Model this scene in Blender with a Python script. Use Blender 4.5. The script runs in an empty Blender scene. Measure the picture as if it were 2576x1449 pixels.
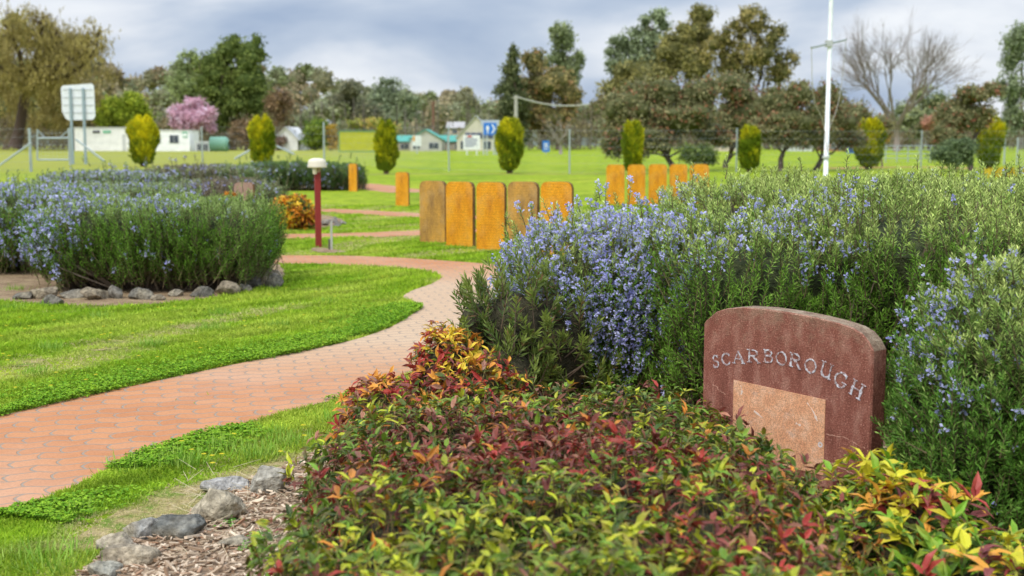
import bpy, math
import numpy as np
pi = math.pi
# ------------------------------------------------------------------ frame
F, CX, CY, HZ, EYE = 3200., 1288., 724.5, 355., 1.5
TH = math.atan((CY - HZ) / F)
CS, SN = math.cos(TH), math.sin(TH)
def ray(x, y):
    u, v = x - CX, y - CY
    return u, F * CS - v * SN, -(F * SN + v * CS)
def P(x, y, Y):
    r = ray(x, y); k = Y / r[1]
    return np.array([r[0] * k, Y, EYE + r[2] * k])
def G(x, y, z=0.):
    r = ray(x, y); k = (z - EYE) / r[2]
    return np.array([r[0] * k, r[1] * k, z])
def GY(x, Y):                       # ground point at depth Y under column x
    return np.array([(x - CX) / F * Y, Y, 0.])
S = lambda px, Y: px / F * Y        # size of px picture pixels at depth Y
C = bpy.context.scene.collection
sc = bpy.context.scene

# ------------------------------------------------------------------ helpers
def nrm(a):
    return a / (np.linalg.norm(a, axis=-1, keepdims=True) + 1e-9)
def nz(p, s, seed=0, octs=3):
    r = np.random.default_rng(seed + 991); p = np.asarray(p, float)
    out = np.zeros(p.shape[0]); a, tot = 1., 0.
    for o in range(octs):
        for _ in range(3):
            k = r.normal(size=3) * s * (2 ** o) * 2.2
            out += a * np.sin(p @ k + r.uniform(0, 6.28)) / 1.8
        tot += a; a *= .55
    return out / tot
def mixc(a, b, t):
    t = np.clip(np.asarray(t), 0, 1)[..., None]
    return np.asarray(a) * (1 - t) + np.asarray(b) * t

class MB:
    def __init__(s): s.V, s.Fc, s.C, s.M, s.n = [], [], [], [], 0
    def add(s, v, f, col=(1, 1, 1), mat=0):
        v = np.asarray(v, float).reshape(-1, 3); f = np.asarray(f, int)
        s.V.append(v); s.Fc.append(f + s.n)
        c = np.asarray(col, float)
        s.C.append(np.broadcast_to(c, (len(v), 3)) if c.ndim == 1 else c)
        s.M.append(np.full(len(f), mat)); s.n += len(v)
        return s
    def box(s, c, h, col=(1, 1, 1), rz=0., mat=0, rot=None):
        q = np.array([[x, y, z] for x in (-1, 1) for y in (-1, 1) for z in (-1, 1)], float) * np.asarray(h)
        if rot is not None: q = q @ np.asarray(rot).T
        ca, sa = math.cos(rz), math.sin(rz)
        q = np.c_[q[:, 0] * ca - q[:, 1] * sa, q[:, 0] * sa + q[:, 1] * ca, q[:, 2]] + np.asarray(c)
        return s.add(q, [[0, 1, 3, 2], [4, 6, 7, 5], [0, 4, 5, 1], [2, 3, 7, 6], [0, 2, 6, 4], [1, 5, 7, 3]], col, mat)
    def tube(s, pts, rad, sides=8, col=(1, 1, 1), mat=0, cap=True):
        pts = np.asarray(pts, float); n = len(pts)
        rad = np.broadcast_to(np.asarray(rad, float), (n,))
        t = nrm(np.gradient(pts, axis=0))
        ref = np.array([1., 0, 0]) if abs(t[0][0]) < .8 else np.array([0, 1., 0])
        a = nrm(np.cross(t, ref)); b = np.cross(t, a)
        an = np.linspace(0, 2 * pi, sides, endpoint=False)
        v = pts[:, None] + rad[:, None, None] * (a[:, None] * np.cos(an)[None, :, None] + b[:, None] * np.sin(an)[None, :, None])
        i = np.arange(n - 1)[:, None] * sides; j = np.arange(sides)[None]; j2 = (j + 1) % sides
        f = np.stack([i + j, i + j2, i + sides + j2, i + sides + j], -1).reshape(-1, 4)
        s.add(v.reshape(-1, 3), f, col, mat)
        if cap:
            for k, ring in ((0, 0), (n - 1, (n - 1) * sides)):
                idx = ring + np.arange(sides); c = len(s.V[-1])
                base = s.n - n * sides
                s.Fc.append((idx + base)[None, :][:, ::(-1 if k else 1)]); s.M.append(np.array([mat]))
        return s
    def sticks(s, p0, p1, r0, r1, col=(1, 1, 1), mat=0):
        p0, p1 = np.asarray(p0, float), np.asarray(p1, float); n = len(p0)
        t = nrm(p1 - p0); a = nrm(np.cross(t, np.array([.37, .61, .7]))); b = np.cross(t, a)
        r0 = np.broadcast_to(r0, (n,)); r1 = np.broadcast_to(r1, (n,)); vs = []
        for p, r in ((p0, r0), (p1, r1)):
            for k in range(3):
                an = 2 * pi * k / 3
                vs.append(p + r[:, None] * (a * math.cos(an) + b * math.sin(an)))
        v = np.stack(vs, 1).reshape(-1, 3); o = np.arange(n)[:, None, None] * 6
        f = (np.array([[0, 1, 4, 3], [1, 2, 5, 4], [2, 0, 3, 5]])[None] + o).reshape(-1, 4)
        c = np.asarray(col, float)
        return s.add(v, f, c if c.ndim == 1 else np.repeat(c, 6, 0), mat)
    def leaves(s, pos, d, nn, L, W, tpl, col, mat=0, tipcol=None):
        tv, tf = tpl; tv = np.asarray(tv, float); tf = np.asarray(tf); n = len(pos); k = len(tv)
        if n == 0: return s
        d = nrm(d); sd = nrm(np.cross(d, nn)); nn = np.cross(sd, d)
        L = np.broadcast_to(L, (n,)); W = np.broadcast_to(W, (n,))
        v = (pos[:, None] + d[:, None] * (tv[None, :, 0] * L[:, None])[..., None]
             + sd[:, None] * (tv[None, :, 1] * W[:, None])[..., None] + nn[:, None] * (tv[None, :, 2] * L[:, None])[..., None])
        f = (tf[None] + np.arange(n)[:, None, None] * k).reshape(-1, tf.shape[1])
        c = np.asarray(col, float)
        c = np.broadcast_to(c, (n, 3))[:, None].repeat(k, 1)
        if tipcol is not None:
            w = np.clip(tv[:, 0], 0, 1)[None, :, None]
            c = c * (1 - w) + np.asarray(tipcol)[:, None] * w
        return s.add(v.reshape(-1, 3), f, c.reshape(-1, 3), mat)
    def build(s, name, mats, parent=None, smooth=False):
        me = bpy.data.meshes.new(name)
        V = np.concatenate(s.V); me.vertices.add(len(V)); me.vertices.foreach_set("co", V.astype(np.float32).ravel())
        tot = np.concatenate([np.full(len(f), f.shape[1]) for f in s.Fc]); li = np.concatenate([f.ravel() for f in s.Fc])
        me.loops.add(len(li)); me.loops.foreach_set("vertex_index", li.astype(np.int32))
        me.polygons.add(len(tot)); st = np.r_[0, np.cumsum(tot)[:-1]]
        me.polygons.foreach_set("loop_start", st.astype(np.int32))
        try: me.polygons.foreach_set("loop_total", tot.astype(np.int32))
        except Exception: pass
        me.polygons.foreach_set("material_index", np.concatenate(s.M).astype(np.int32))
        me.polygons.foreach_set("use_smooth", np.full(len(tot), smooth))
        at = me.color_attributes.new("Col", 'FLOAT_COLOR', 'POINT')
        cc = np.concatenate(s.C); at.data.foreach_set("color", np.c_[cc, np.ones(len(cc))].astype(np.float32).ravel())
        me.update(calc_edges=True)
        for m in (mats if isinstance(mats, (list, tuple)) else [mats]): me.materials.append(m)
        o = bpy.data.objects.new(name, me); C.objects.link(o)
        if parent is not None: o.parent = parent
        return o
def pol(name, pts, mat, z=0., col=(1, 1, 1)):       # flat polygon sheet, tessellated
    from mathutils.geometry import tessellate_polygon
    from mathutils import Vector
    t = tessellate_polygon([[Vector((p[0], p[1], 0)) for p in pts]])
    mb = MB(); v = np.array([[p[0], p[1], z] for p in pts]); f = np.array(t)
    a, b, c = v[f[:, 0]], v[f[:, 1]], v[f[:, 2]]
    flip = np.cross(b - a, c - a)[:, 2] < 0; f[flip] = f[flip][:, ::-1]
    mb.add(v, f, col); return mb.build(name, mat)
def tag(o, label=None, cat=None, group=None, kind=None):
    if label: o['label'] = label
    if cat: o['category'] = cat
    if group: o['group'] = group
    if kind: o['kind'] = kind
    return o
def empty(name, loc, label, cat, group=None, rz=0.):
    o = bpy.data.objects.new(name, None); o.location = tuple(loc); o.rotation_euler = (0, 0, rz)
    o.empty_display_size = .1; C.objects.link(o); return tag(o, label, cat, group)
def rebase(root):      # parts were built in world space: keep them there under the root
    from mathutils import Matrix
    loc = Matrix.LocRotScale(root.location, root.rotation_euler, None)
    for ch in root.children: ch.matrix_parent_inverse = loc.inverted()
def smooth_poly(pts, it=2, closed=False):
    p = np.asarray(pts, float)
    for _ in range(it):
        q = np.roll(p, -1, 0) if closed else p[1:]
        a = p if closed else p[:-1]
        n = np.empty((len(a) * 2, p.shape[1])); n[0::2] = a * .75 + q * .25; n[1::2] = a * .25 + q * .75
        p = n if closed else np.vstack([p[:1], n, p[-1:]])
    return p
def inpoly(x, y, poly):
    r = np.zeros(len(x), bool); n = len(poly)
    for i in range(n):
        x1, y1 = poly[i][:2]; x2, y2 = poly[(i + 1) % n][:2]
        if y1 == y2: continue
        c = ((y1 > y) != (y2 > y)) & (x < (x2 - x1) * (y - y1) / (y2 - y1) + x1); r ^= c
    return r
NEEDLE = ([(0, 0, 0), (.5, .5, 0), (1, 0, 0), (.5, -.5, 0)], [[0, 1, 2, 3]])
LEAF = ([(0, 0, 0), (.22, .4, .02), (.22, -.4, .02), (.58, .42, .03), (.58, -.42, .03), (1, 0, -.2), (.25, 0, -.03), (.62, 0, -.07)], [[0, 6, 1], [6, 7, 3], [6, 3, 1], [7, 5, 3], [0, 2, 6], [6, 4, 7], [6, 2, 4], [7, 4, 5]])
PETAL = ([(0, 0, 0), (.7, .5, .1), (1.1, 0, -.1), (.7, -.5, .1)], [[0, 1, 2, 3]])
BLADE = ([(0, .5, 0), (0, -.5, 0), (.6, -.35, .1), (1, 0, .35), (.6, .35, .1)], [[0, 1, 2, 4], [4, 2, 3, 3]])
BLADE = ([(0, .5, 0), (0, -.5, 0), (.55, -.35, .08), (1, 0, .3), (.55, .35, .08)], [[0, 1, 2], [0, 2, 4], [4, 2, 3]])

# ------------------------------------------------------------------ materials
def mat_new(name):
    m = bpy.data.materials.new(name); m.use_nodes = True; nt = m.node_tree; nt.nodes.clear()
    return m, nt, nt.nodes, nt.links
def attr_mat(name, rough=.55, trans=.0, noise=0., nscale=20., bump=0., bscale=60., spec=.3, metal=0.):
    m, nt, N, L = mat_new(name)
    out = N.new('ShaderNodeOutputMaterial'); bs = N.new('ShaderNodeBsdfPrincipled')
    at = N.new('ShaderNodeAttribute'); at.attribute_name = 'Col'; src = at.outputs['Color']
    if noise:
        tc = N.new('ShaderNodeTexCoord'); nzn = N.new('ShaderNodeTexNoise'); nzn.inputs['Scale'].default_value = nscale
        nzn.inputs['Detail'].default_value = 5; L.new(tc.outputs['Object'], nzn.inputs['Vector'])
        mr = N.new('ShaderNodeMapRange'); mr.inputs['From Min'].default_value = .3; mr.inputs['From Max'].default_value = .7
        mr.inputs['To Min'].default_value = 1 - noise; mr.inputs['To Max'].default_value = 1 + noise
        L.new(nzn.outputs['Fac'], mr.inputs['Value'])
        vm = N.new('ShaderNodeVectorMath'); vm.operation = 'SCALE'; L.new(src, vm.inputs[0]); L.new(mr.outputs[0], vm.inputs['Scale'])
        src = vm.outputs[0]
    L.new(src, bs.inputs['Base Color']); bs.inputs['Roughness'].default_value = rough
    bs.inputs['Specular IOR Level'].default_value = spec; bs.inputs['Metallic'].default_value = metal
    if bump:
        tc = N.new('ShaderNodeTexCoord'); n2 = N.new('ShaderNodeTexNoise'); n2.inputs['Scale'].default_value = bscale; n2.inputs['Detail'].default_value = 8
        L.new(tc.outputs['Object'], n2.inputs['Vector']); b = N.new('ShaderNodeBump'); b.inputs['Strength'].default_value = bump
        b.inputs['Distance'].default_value = .02; L.new(n2.outputs['Fac'], b.inputs['Height']); L.new(b.outputs[0], bs.inputs['Normal'])
    if trans:
        tr = N.new('ShaderNodeBsdfTranslucent'); L.new(src, tr.inputs['Color']); mx = N.new('ShaderNodeMixShader')
        mx.inputs[0].default_value = trans; L.new(bs.outputs[0], mx.inputs[1]); L.new(tr.outputs[0], mx.inputs[2]); L.new(mx.outputs[0], out.inputs[0])
    else: L.new(bs.outputs[0], out.inputs[0])
    return m
M_leaf = attr_mat('leaf', .6, .22, spec=.12)
M_gloss = attr_mat('glossy_leaf', .42, .2, spec=.25)
M_petal = attr_mat('petal', .6, .35)
M_bark = attr_mat('bark', .9, noise=.35, nscale=9, bump=.5, bscale=30)
M_paint = attr_mat('paint', .5, noise=.08, nscale=6)
M_wall = attr_mat('painted_wall', .7, noise=.1, nscale=1.2)
M_metal = attr_mat('galvanised_metal', .45, noise=.1, nscale=30, metal=.3)
M_glass = attr_mat('window_glass', .12, spec=.6)
M_rock = attr_mat('basalt_rock', .92, noise=.5, nscale=34, bump=1., bscale=55, spec=.1)
M_chip = attr_mat('wood_chip', .85)
M_core = attr_mat('shade_core', .95, noise=.5, nscale=40, bump=.8, bscale=90)  # for shrub cores whose dark colour paints interior shade; hills reuse it

def ramp(N, stops):
    r = N.new('ShaderNodeValToRGB'); e = r.color_ramp.elements
    while len(e) > 2: e.remove(e[-1])
    for i, (p, c) in enumerate(stops):
        if i < 2: e[i].position = p; e[i].color = (*c, 1)
        else:
            q = e.new(p); q.color = (*c, 1)
    return r
def noise_n(N, L, vec, scale, detail=5, rough=.55):
    n = N.new('ShaderNodeTexNoise'); n.inputs['Scale'].default_value = scale; n.inputs['Detail'].default_value = detail
    n.inputs['Roughness'].default_value = rough; L.new(vec, n.inputs['Vector']); return n.outputs['Fac']
def mixn(N, L, fac, a, b):
    m = N.new('ShaderNodeMix'); m.data_type = 'RGBA'
    for s, v in ((0, fac), (6, a), (7, b)):
        if hasattr(v, 'links') or isinstance(v, bpy.types.NodeSocket): L.new(v, m.inputs[s])
        else: m.inputs[s].default_value = v if s == 0 else (*v, 1)
    return m.outputs[2]
def mth(N, L, op, a, b=None):
    m = N.new('ShaderNodeMath'); m.operation = op
    for i, v in enumerate((a, b)):
        if v is None: continue
        if isinstance(v, bpy.types.NodeSocket): L.new(v, m.inputs[i])
        else: m.inputs[i].default_value = v
    return m.outputs[0]
def lawn_mat():
    m, nt, N, L = mat_new('lawn'); out = N.new('ShaderNodeOutputMaterial'); bs = N.new('ShaderNodeBsdfPrincipled')
    tc = N.new('ShaderNodeTexCoord'); v = tc.outputs['Object']
    n1 = noise_n(N, L, v, .9, 6, .65); n2 = noise_n(N, L, v, 28, 5, .7); n3 = noise_n(N, L, v, .16, 4, .6)
    r1 = ramp(N, [(.32, GR_A), (.5, GR_B), (.62, GR_C), (.74, GR_D)]); L.new(n1, r1.inputs[0])
    r3 = ramp(N, [(.38, (.22, .33, .012)), (.62, (.38, .43, .03))]); L.new(n3, r3.inputs[0])
    c = mixn(N, L, .5, r1.outputs[0], r3.outputs[0])
    r2 = ramp(N, [(.3, (.55, .55, .5)), (.7, (1.25, 1.25, 1.1))]); L.new(n2, r2.inputs[0])
    mm = N.new('ShaderNodeVectorMath'); mm.operation = 'MULTIPLY'; L.new(c, mm.inputs[0]); L.new(r2.outputs[0], mm.inputs[1])
    n4 = noise_n(N, L, v, .35, 8, .75); r4 = ramp(N, [(.34, (.55, .6, .55)), (.48, (1, 1, 1)), (.56, (1, 1, 1)), (.7, (1.12, .92, 1.4))]); L.new(n4, r4.inputs[0])
    m4 = N.new('ShaderNodeVectorMath'); m4.operation = 'MULTIPLY'; L.new(mm.outputs[0], m4.inputs[0]); L.new(r4.outputs[0], m4.inputs[1]); n5 = noise_n(N, L, v, 2.6, 8, .8)
    r5 = ramp(N, [(.35, (.6, .62, .6)), (.65, (1.3, 1.28, 1.2))]); L.new(n5, r5.inputs[0]); m5 = N.new('ShaderNodeVectorMath'); m5.operation = 'MULTIPLY'; L.new(m4.outputs[0], m5.inputs[0]); L.new(r5.outputs[0], m5.inputs[1])
    sx = N.new('ShaderNodeSeparateXYZ'); L.new(v, sx.inputs[0]); ya = N.new('ShaderNodeMapRange'); ya.inputs['From Min'].default_value = 42; ya.inputs['From Max'].default_value = 75; L.new(sx.outputs[1], ya.inputs['Value'])
    xa = N.new('ShaderNodeMapRange'); xa.inputs['From Min'].default_value = -7; xa.inputs['From Max'].default_value = -22; L.new(sx.outputs[0], xa.inputs['Value'])
    worn = mixn(N, L, mth(N, L, 'MULTIPLY', mth(N, L, 'MULTIPLY', ya.outputs[0], xa.outputs[0]), .6), m5.outputs[0], (.30, .27, .07))
    L.new(worn, bs.inputs['Base Color']); bs.inputs['Roughness'].default_value = .9; bs.inputs['Specular IOR Level'].default_value = .1
    b = N.new('ShaderNodeBump'); b.inputs['Strength'].default_value = .8; b.inputs['Distance'].default_value = .04
    L.new(n2, b.inputs['Height']); L.new(b.outputs[0], bs.inputs['Normal']); L.new(bs.outputs[0], out.inputs[0]); return m
GR_A, GR_B, GR_C, GR_D = (.15, .25, .012), (.25, .35, .018), (.37, .43, .04), (.46, .41, .12)
M_lawn = lawn_mat()
def path_mat():
    m, nt, N, L = mat_new('scalloped_paving'); out = N.new('ShaderNodeOutputMaterial'); bs = N.new('ShaderNodeBsdfPrincipled')
    tc = N.new('ShaderNodeTexCoord'); mp = N.new('ShaderNodeMapping'); mp.inputs['Rotation'].default_value = (0, 0, math.radians(-14))
    L.new(tc.outputs['Object'], mp.inputs['Vector']); se = N.new('ShaderNodeSeparateXYZ'); L.new(mp.outputs[0], se.inputs[0])
    wob = noise_n(N, L, tc.outputs['Object'], 2.5, 2)
    W, H = .21, .125
    u = mth(N, L, 'DIVIDE', se.outputs[0], W); v = mth(N, L, 'DIVIDE', se.outputs[1], H)
    u = mth(N, L, 'ADD', u, mth(N, L, 'MULTIPLY', wob, .5))
    sn = mth(N, L, 'SINE', mth(N, L, 'MULTIPLY', u, 2 * pi))
    v = mth(N, L, 'ADD', v, mth(N, L, 'MULTIPLY', sn, .11))
    row = mth(N, L, 'FLOOR', v); par = mth(N, L, 'FLOORED_MODULO', row, 2.)
    fv = mth(N, L, 'SUBTRACT', v, row)
    u2 = mth(N, L, 'ADD', mth(N, L, 'ADD', u, mth(N, L, 'MULTIPLY', par, .5)), .25)
    cs = mth(N, L, 'SINE', mth(N, L, 'MULTIPLY', fv, pi)); u2 = mth(N, L, 'ADD', u2, mth(N, L, 'MULTIPLY', cs, .12))
    cu = mth(N, L, 'FLOOR', u2); fu = mth(N, L, 'SUBTRACT', u2, cu)
    du = mth(N, L, 'MULTIPLY', mth(N, L, 'MINIMUM', fu, mth(N, L, 'SUBTRACT', 1., fu)), W)
    dv = mth(N, L, 'MULTIPLY', mth(N, L, 'MINIMUM', fv, mth(N, L, 'SUBTRACT', 1., fv)), H)
    d = mth(N, L, 'MINIMUM', du, dv); jn = noise_n(N, L, tc.outputs['Object'], 30, 3)
    d = mth(N, L, 'ADD', d, mth(N, L, 'MULTIPLY', mth(N, L, 'SUBTRACT', jn, .5), .006))
    mr = N.new('ShaderNodeMapRange'); mr.inputs['From Min'].default_value = .003; mr.inputs['From Max'].default_value = .0085; L.new(d, mr.inputs['Value'])
    cb = N.new('ShaderNodeCombineXYZ'); L.new(cu, cb.inputs[0]); L.new(row, cb.inputs[1]); wn = N.new('ShaderNodeTexWhiteNoise'); L.new(cb.outputs[0], wn.inputs['Vector'])
    t = ramp(N, [(0, (.42, .175, .072)), (.5, (.45, .195, .082)), (1, (.48, .22, .098))]); L.new(wn.outputs['Value'], t.inputs[0])
    big = noise_n(N, L, tc.outputs['Object'], .7, 4); r = ramp(N, [(.45, (0, 0, 0)), (.7, (1, 1, 1))]); L.new(big, r.inputs[0])
    col = mixn(N, L, mth(N, L, 'MULTIPLY', r.outputs[0], .65), t.outputs[0], (.52, .31, .20))
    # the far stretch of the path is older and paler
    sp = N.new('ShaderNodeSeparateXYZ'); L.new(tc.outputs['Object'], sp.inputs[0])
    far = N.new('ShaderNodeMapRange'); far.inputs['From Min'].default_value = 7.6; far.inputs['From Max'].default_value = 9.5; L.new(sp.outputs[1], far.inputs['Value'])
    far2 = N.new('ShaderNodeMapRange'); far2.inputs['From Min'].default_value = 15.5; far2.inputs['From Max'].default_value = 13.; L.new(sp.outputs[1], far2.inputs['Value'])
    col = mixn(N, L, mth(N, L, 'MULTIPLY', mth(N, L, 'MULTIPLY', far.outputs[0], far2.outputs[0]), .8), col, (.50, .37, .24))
    fine = noise_n(N, L, tc.outputs['Object'], 90, 6, .7); r2 = ramp(N, [(.3, (.8, .8, .8)), (.7, (1.12, 1.12, 1.12))]); L.new(fine, r2.inputs[0])
    mm = N.new('ShaderNodeVectorMath'); mm.operation = 'MULTIPLY'; L.new(col, mm.inputs[0]); L.new(r2.outputs[0], mm.inputs[1])
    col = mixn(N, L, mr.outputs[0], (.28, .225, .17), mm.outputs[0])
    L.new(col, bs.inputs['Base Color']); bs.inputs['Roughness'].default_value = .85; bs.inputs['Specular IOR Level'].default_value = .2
    b = N.new('ShaderNodeBump'); b.inputs['Strength'].default_value = .5; b.inputs['Distance'].default_value = .01
    L.new(mr.outputs[0], b.inputs['Height']); L.new(b.outputs[0], bs.inputs['Normal']); L.new(bs.outputs[0], out.inputs[0]); return m
M_path = path_mat()
def mottled(name, stops, scale, bscale=80, bump=.6, rough=.9, spec=.15, stretch=(1, 1, 1), extra=None):
    m, nt, N, L = mat_new(name); out = N.new('ShaderNodeOutputMaterial'); bs = N.new('ShaderNodeBsdfPrincipled')
    tc = N.new('ShaderNodeTexCoord'); mp = N.new('ShaderNodeMapping'); mp.inputs['Scale'].default_value = stretch
    L.new(tc.outputs['Object'], mp.inputs['Vector'])
    n = noise_n(N, L, mp.outputs[0], scale, 8, .65); r = ramp(N, stops); L.new(n, r.inputs[0]); col = r.outputs[0]
    f = noise_n(N, L, tc.outputs['Object'], bscale, 6, .7)
    if extra: col = extra(N, L, tc, col, f)
    rs = ramp(N, [(.36, (.62, .6, .6)), (.5, (1, 1, 1)), (.64, (1.35, 1.35, 1.35))]); L.new(f, rs.inputs[0]); ms = N.new('ShaderNodeVectorMath'); ms.operation = 'MULTIPLY'; L.new(col, ms.inputs[0]); L.new(rs.outputs[0], ms.inputs[1]); col = ms.outputs[0]
    L.new(col, bs.inputs['Base Color']); bs.inputs['Roughness'].default_value = rough; bs.inputs['Specular IOR Level'].default_value = spec
    b = N.new('ShaderNodeBump'); b.inputs['Strength'].default_value = bump; b.inputs['Distance'].default_value = .006
    L.new(f, b.inputs['Height']); L.new(b.outputs[0], bs.inputs['Normal']); L.new(bs.outputs[0], out.inputs[0]); return m
M_mulch = mottled('bark_mulch', [(.3, (.09, .055, .03)), (.5, (.26, .175, .11)), (.7, (.44, .34, .23))], 30, 60, 1.)
M_dirt = mottled('dry_soil', [(.3, (.16, .10, .055)), (.55, (.27, .19, .11)), (.75, (.34, .28, .13))], 5, 60, 1.)
def stone_extra(N, L, tc, col, f):
    se = N.new('ShaderNodeSeparateXYZ'); L.new(tc.outputs['Object'], se.inputs[0])
    # lichen and worn paint towards the top edge, pale flecks everywhere
    top = N.new('ShaderNodeMapRange'); top.inputs['From Min'].default_value = .58; top.inputs['From Max'].default_value = .84; L.new(se.outputs[2], top.inputs['Value'])
    n = noise_n(N, L, tc.outputs['Object'], 16, 7, .7)
    a = mth(N, L, 'ADD', mth(N, L, 'MULTIPLY', top.outputs[0], .32), n)
    r = ramp(N, [(.62, (0, 0, 0)), (.86, (1, 1, 1))]); L.new(a, r.inputs[0])
    col = mixn(N, L, mth(N, L, 'MULTIPLY', r.outputs[0], .6), col, (.34, .24, .16))
    r2 = ramp(N, [(.6, (0, 0, 0)), (.68, (1, 1, 1))]); fl = noise_n(N, L, tc.outputs['Object'], 150, 3, .6); L.new(fl, r2.inputs[0])
    return mixn(N, L, mth(N, L, 'MULTIPLY', r2.outputs[0], .55), col, (.5, .3, .22))
M_stone = mottled('red_painted_stone', [(.3, (.17, .058, .040)), (.5, (.27, .098, .068)), (.68, (.40, .20, .145))], 9, 150, 1., stretch=(1.4, 1.4, .6), extra=stone_extra)
M_stonetop = mottled('weathered_stone', [(.3, (.13, .08, .06)), (.5, (.26, .18, .12)), (.7, (.36, .29, .2))], 22, 150, 1.)
def panel_extra(N, L, tc, col, f):
    n = noise_n(N, L, tc.outputs['Object'], 9, 6, .7); r = ramp(N, [(.57, (0, 0, 0)), (.66, (1, 1, 1))]); L.new(n, r.inputs[0])
    return mixn(N, L, mth(N, L, 'MULTIPLY', r.outputs[0], .45), col, (.62, .47, .38))
M_panel = mottled('orange_render', [(.3, (.60, .28, .145)), (.5, (.68, .355, .195)), (.7, (.74, .47, .31))], 14, 200, .6, extra=panel_extra)
M_letter = mottled('silver_letter_paint', [(.42, (.28, .13, .10)), (.54, (.55, .52, .54)), (.72, (.70, .70, .73))], 75, 120, .5, .5, .4)
def rust_mat(name, stops, lines=True, wear=.35):
    def ex(N, L, tc, col, f):
        se = N.new('ShaderNodeSeparateXYZ'); L.new(tc.outputs['Object'], se.inputs[0])
        n = noise_n(N, L, tc.outputs['Object'], 3.2, 6, .65); r = ramp(N, [(.5, (0, 0, 0)), (.72, (1, 1, 1))]); L.new(n, r.inputs[0])
        col = mixn(N, L, mth(N, L, 'MULTIPLY', r.outputs[0], wear), col, (.5, .36, .2))
        if lines:   # rows of small cut names, too small to read
            row = mth(N, L, 'FRACT', mth(N, L, 'MULTIPLY', se.outputs[2], 27.))
            a = mth(N, L, 'LESS_THAN', row, .45)
            cb = N.new('ShaderNodeCombineXYZ'); L.new(mth(N, L, 'MULTIPLY', se.outputs[0], 60.), cb.inputs[0]); L.new(mth(N, L, 'FLOOR', mth(N, L, 'MULTIPLY', se.outputs[2], 27.)), cb.inputs[1])
            nn = noise_n(N, L, cb.outputs[0], 1., 1); b = mth(N, L, 'GREATER_THAN', nn, .48)
            hx = mth(N, L, 'LESS_THAN', mth(N, L, 'ABSOLUTE', se.outputs[0]), .15)
            k = mth(N, L, 'MULTIPLY', mth(N, L, 'MULTIPLY', a, b), hx)
            col = mixn(N, L, mth(N, L, 'MULTIPLY', k, .3), col, (.22, .11, .03))
        return col
    return mottled(name, stops, 2.5, 90, .4, .8, .2, stretch=(3, 3, .9), extra=ex)
M_rust = rust_mat('rusted_steel', [(.3, (.55, .2, .012)), (.5, (.74, .31, .014)), (.7, (.80, .38, .03))])
M_rust2 = rust_mat('weathered_rust', [(.3, (.26, .14, .05)), (.5, (.48, .26, .06)), (.68, (.66, .34, .06))], wear=.6)
M_rustedge = mottled('rust_edge', [(.35, (.13, .07, .03)), (.65, (.28, .14, .05))], 8, 60, .5)

# ------------------------------------------------------------------ sampling of foliage volumes
def sample(blobs, N, p=2.5, inner=.82, outer=1.03, amp=.06, freq=1.6, zmin=.02, seed=0, back=.25, fz=1.):
    r = np.random.default_rng(seed); B = np.array(blobs, float)
    w = (B[:, 3] * B[:, 4] * B[:, 5]) ** (2 / 3); i = r.choice(len(B), N, p=w / w.sum()); b = B[i]
    q = nrm(r.normal(size=(N, 3))); q = q / (np.abs(q) ** p).sum(1, keepdims=True) ** (1 / p)
    f = r.uniform(inner, outer, N); pos0 = b[:, :3] + q * b[:, 3:]
    f = f * (1 + amp * nz(pos0 * fz, freq, seed)); pos = b[:, :3] + q * b[:, 3:] * f[:, None]
    n = nrm(np.sign(q) * np.abs(q) ** (p - 1) / b[:, 3:]); ok = pos[:, 2] > zmin
    for k in range(len(B)):
        v = (np.abs((pos - B[k, :3]) / B[k, 3:]) ** p).sum(1) ** (1 / p)
        ok &= (v > inner * .93) | (i == k)
    cam = nrm(np.array([0, 0, EYE]) - pos); fc = (n * cam).sum(1)
    ok &= (fc > -.25) | (r.random(N) < back)
    return pos[ok], n[ok], r
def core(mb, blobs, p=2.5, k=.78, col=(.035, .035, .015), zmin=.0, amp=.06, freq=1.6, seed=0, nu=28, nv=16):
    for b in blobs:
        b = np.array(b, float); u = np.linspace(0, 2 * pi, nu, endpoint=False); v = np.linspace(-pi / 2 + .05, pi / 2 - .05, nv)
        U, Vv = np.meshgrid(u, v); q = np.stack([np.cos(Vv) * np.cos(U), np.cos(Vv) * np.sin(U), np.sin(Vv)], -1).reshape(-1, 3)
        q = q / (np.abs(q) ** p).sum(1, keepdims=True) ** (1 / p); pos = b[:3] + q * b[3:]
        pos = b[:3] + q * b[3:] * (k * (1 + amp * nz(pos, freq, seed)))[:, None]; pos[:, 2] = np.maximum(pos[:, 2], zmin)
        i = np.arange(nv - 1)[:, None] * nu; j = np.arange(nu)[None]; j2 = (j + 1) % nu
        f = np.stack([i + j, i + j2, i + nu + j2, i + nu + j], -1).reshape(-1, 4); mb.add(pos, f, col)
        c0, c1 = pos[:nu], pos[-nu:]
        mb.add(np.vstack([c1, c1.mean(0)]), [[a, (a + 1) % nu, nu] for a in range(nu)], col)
def rand_perp(d, r):
    return nrm(np.cross(d, r.normal(size=d.shape)))
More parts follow.
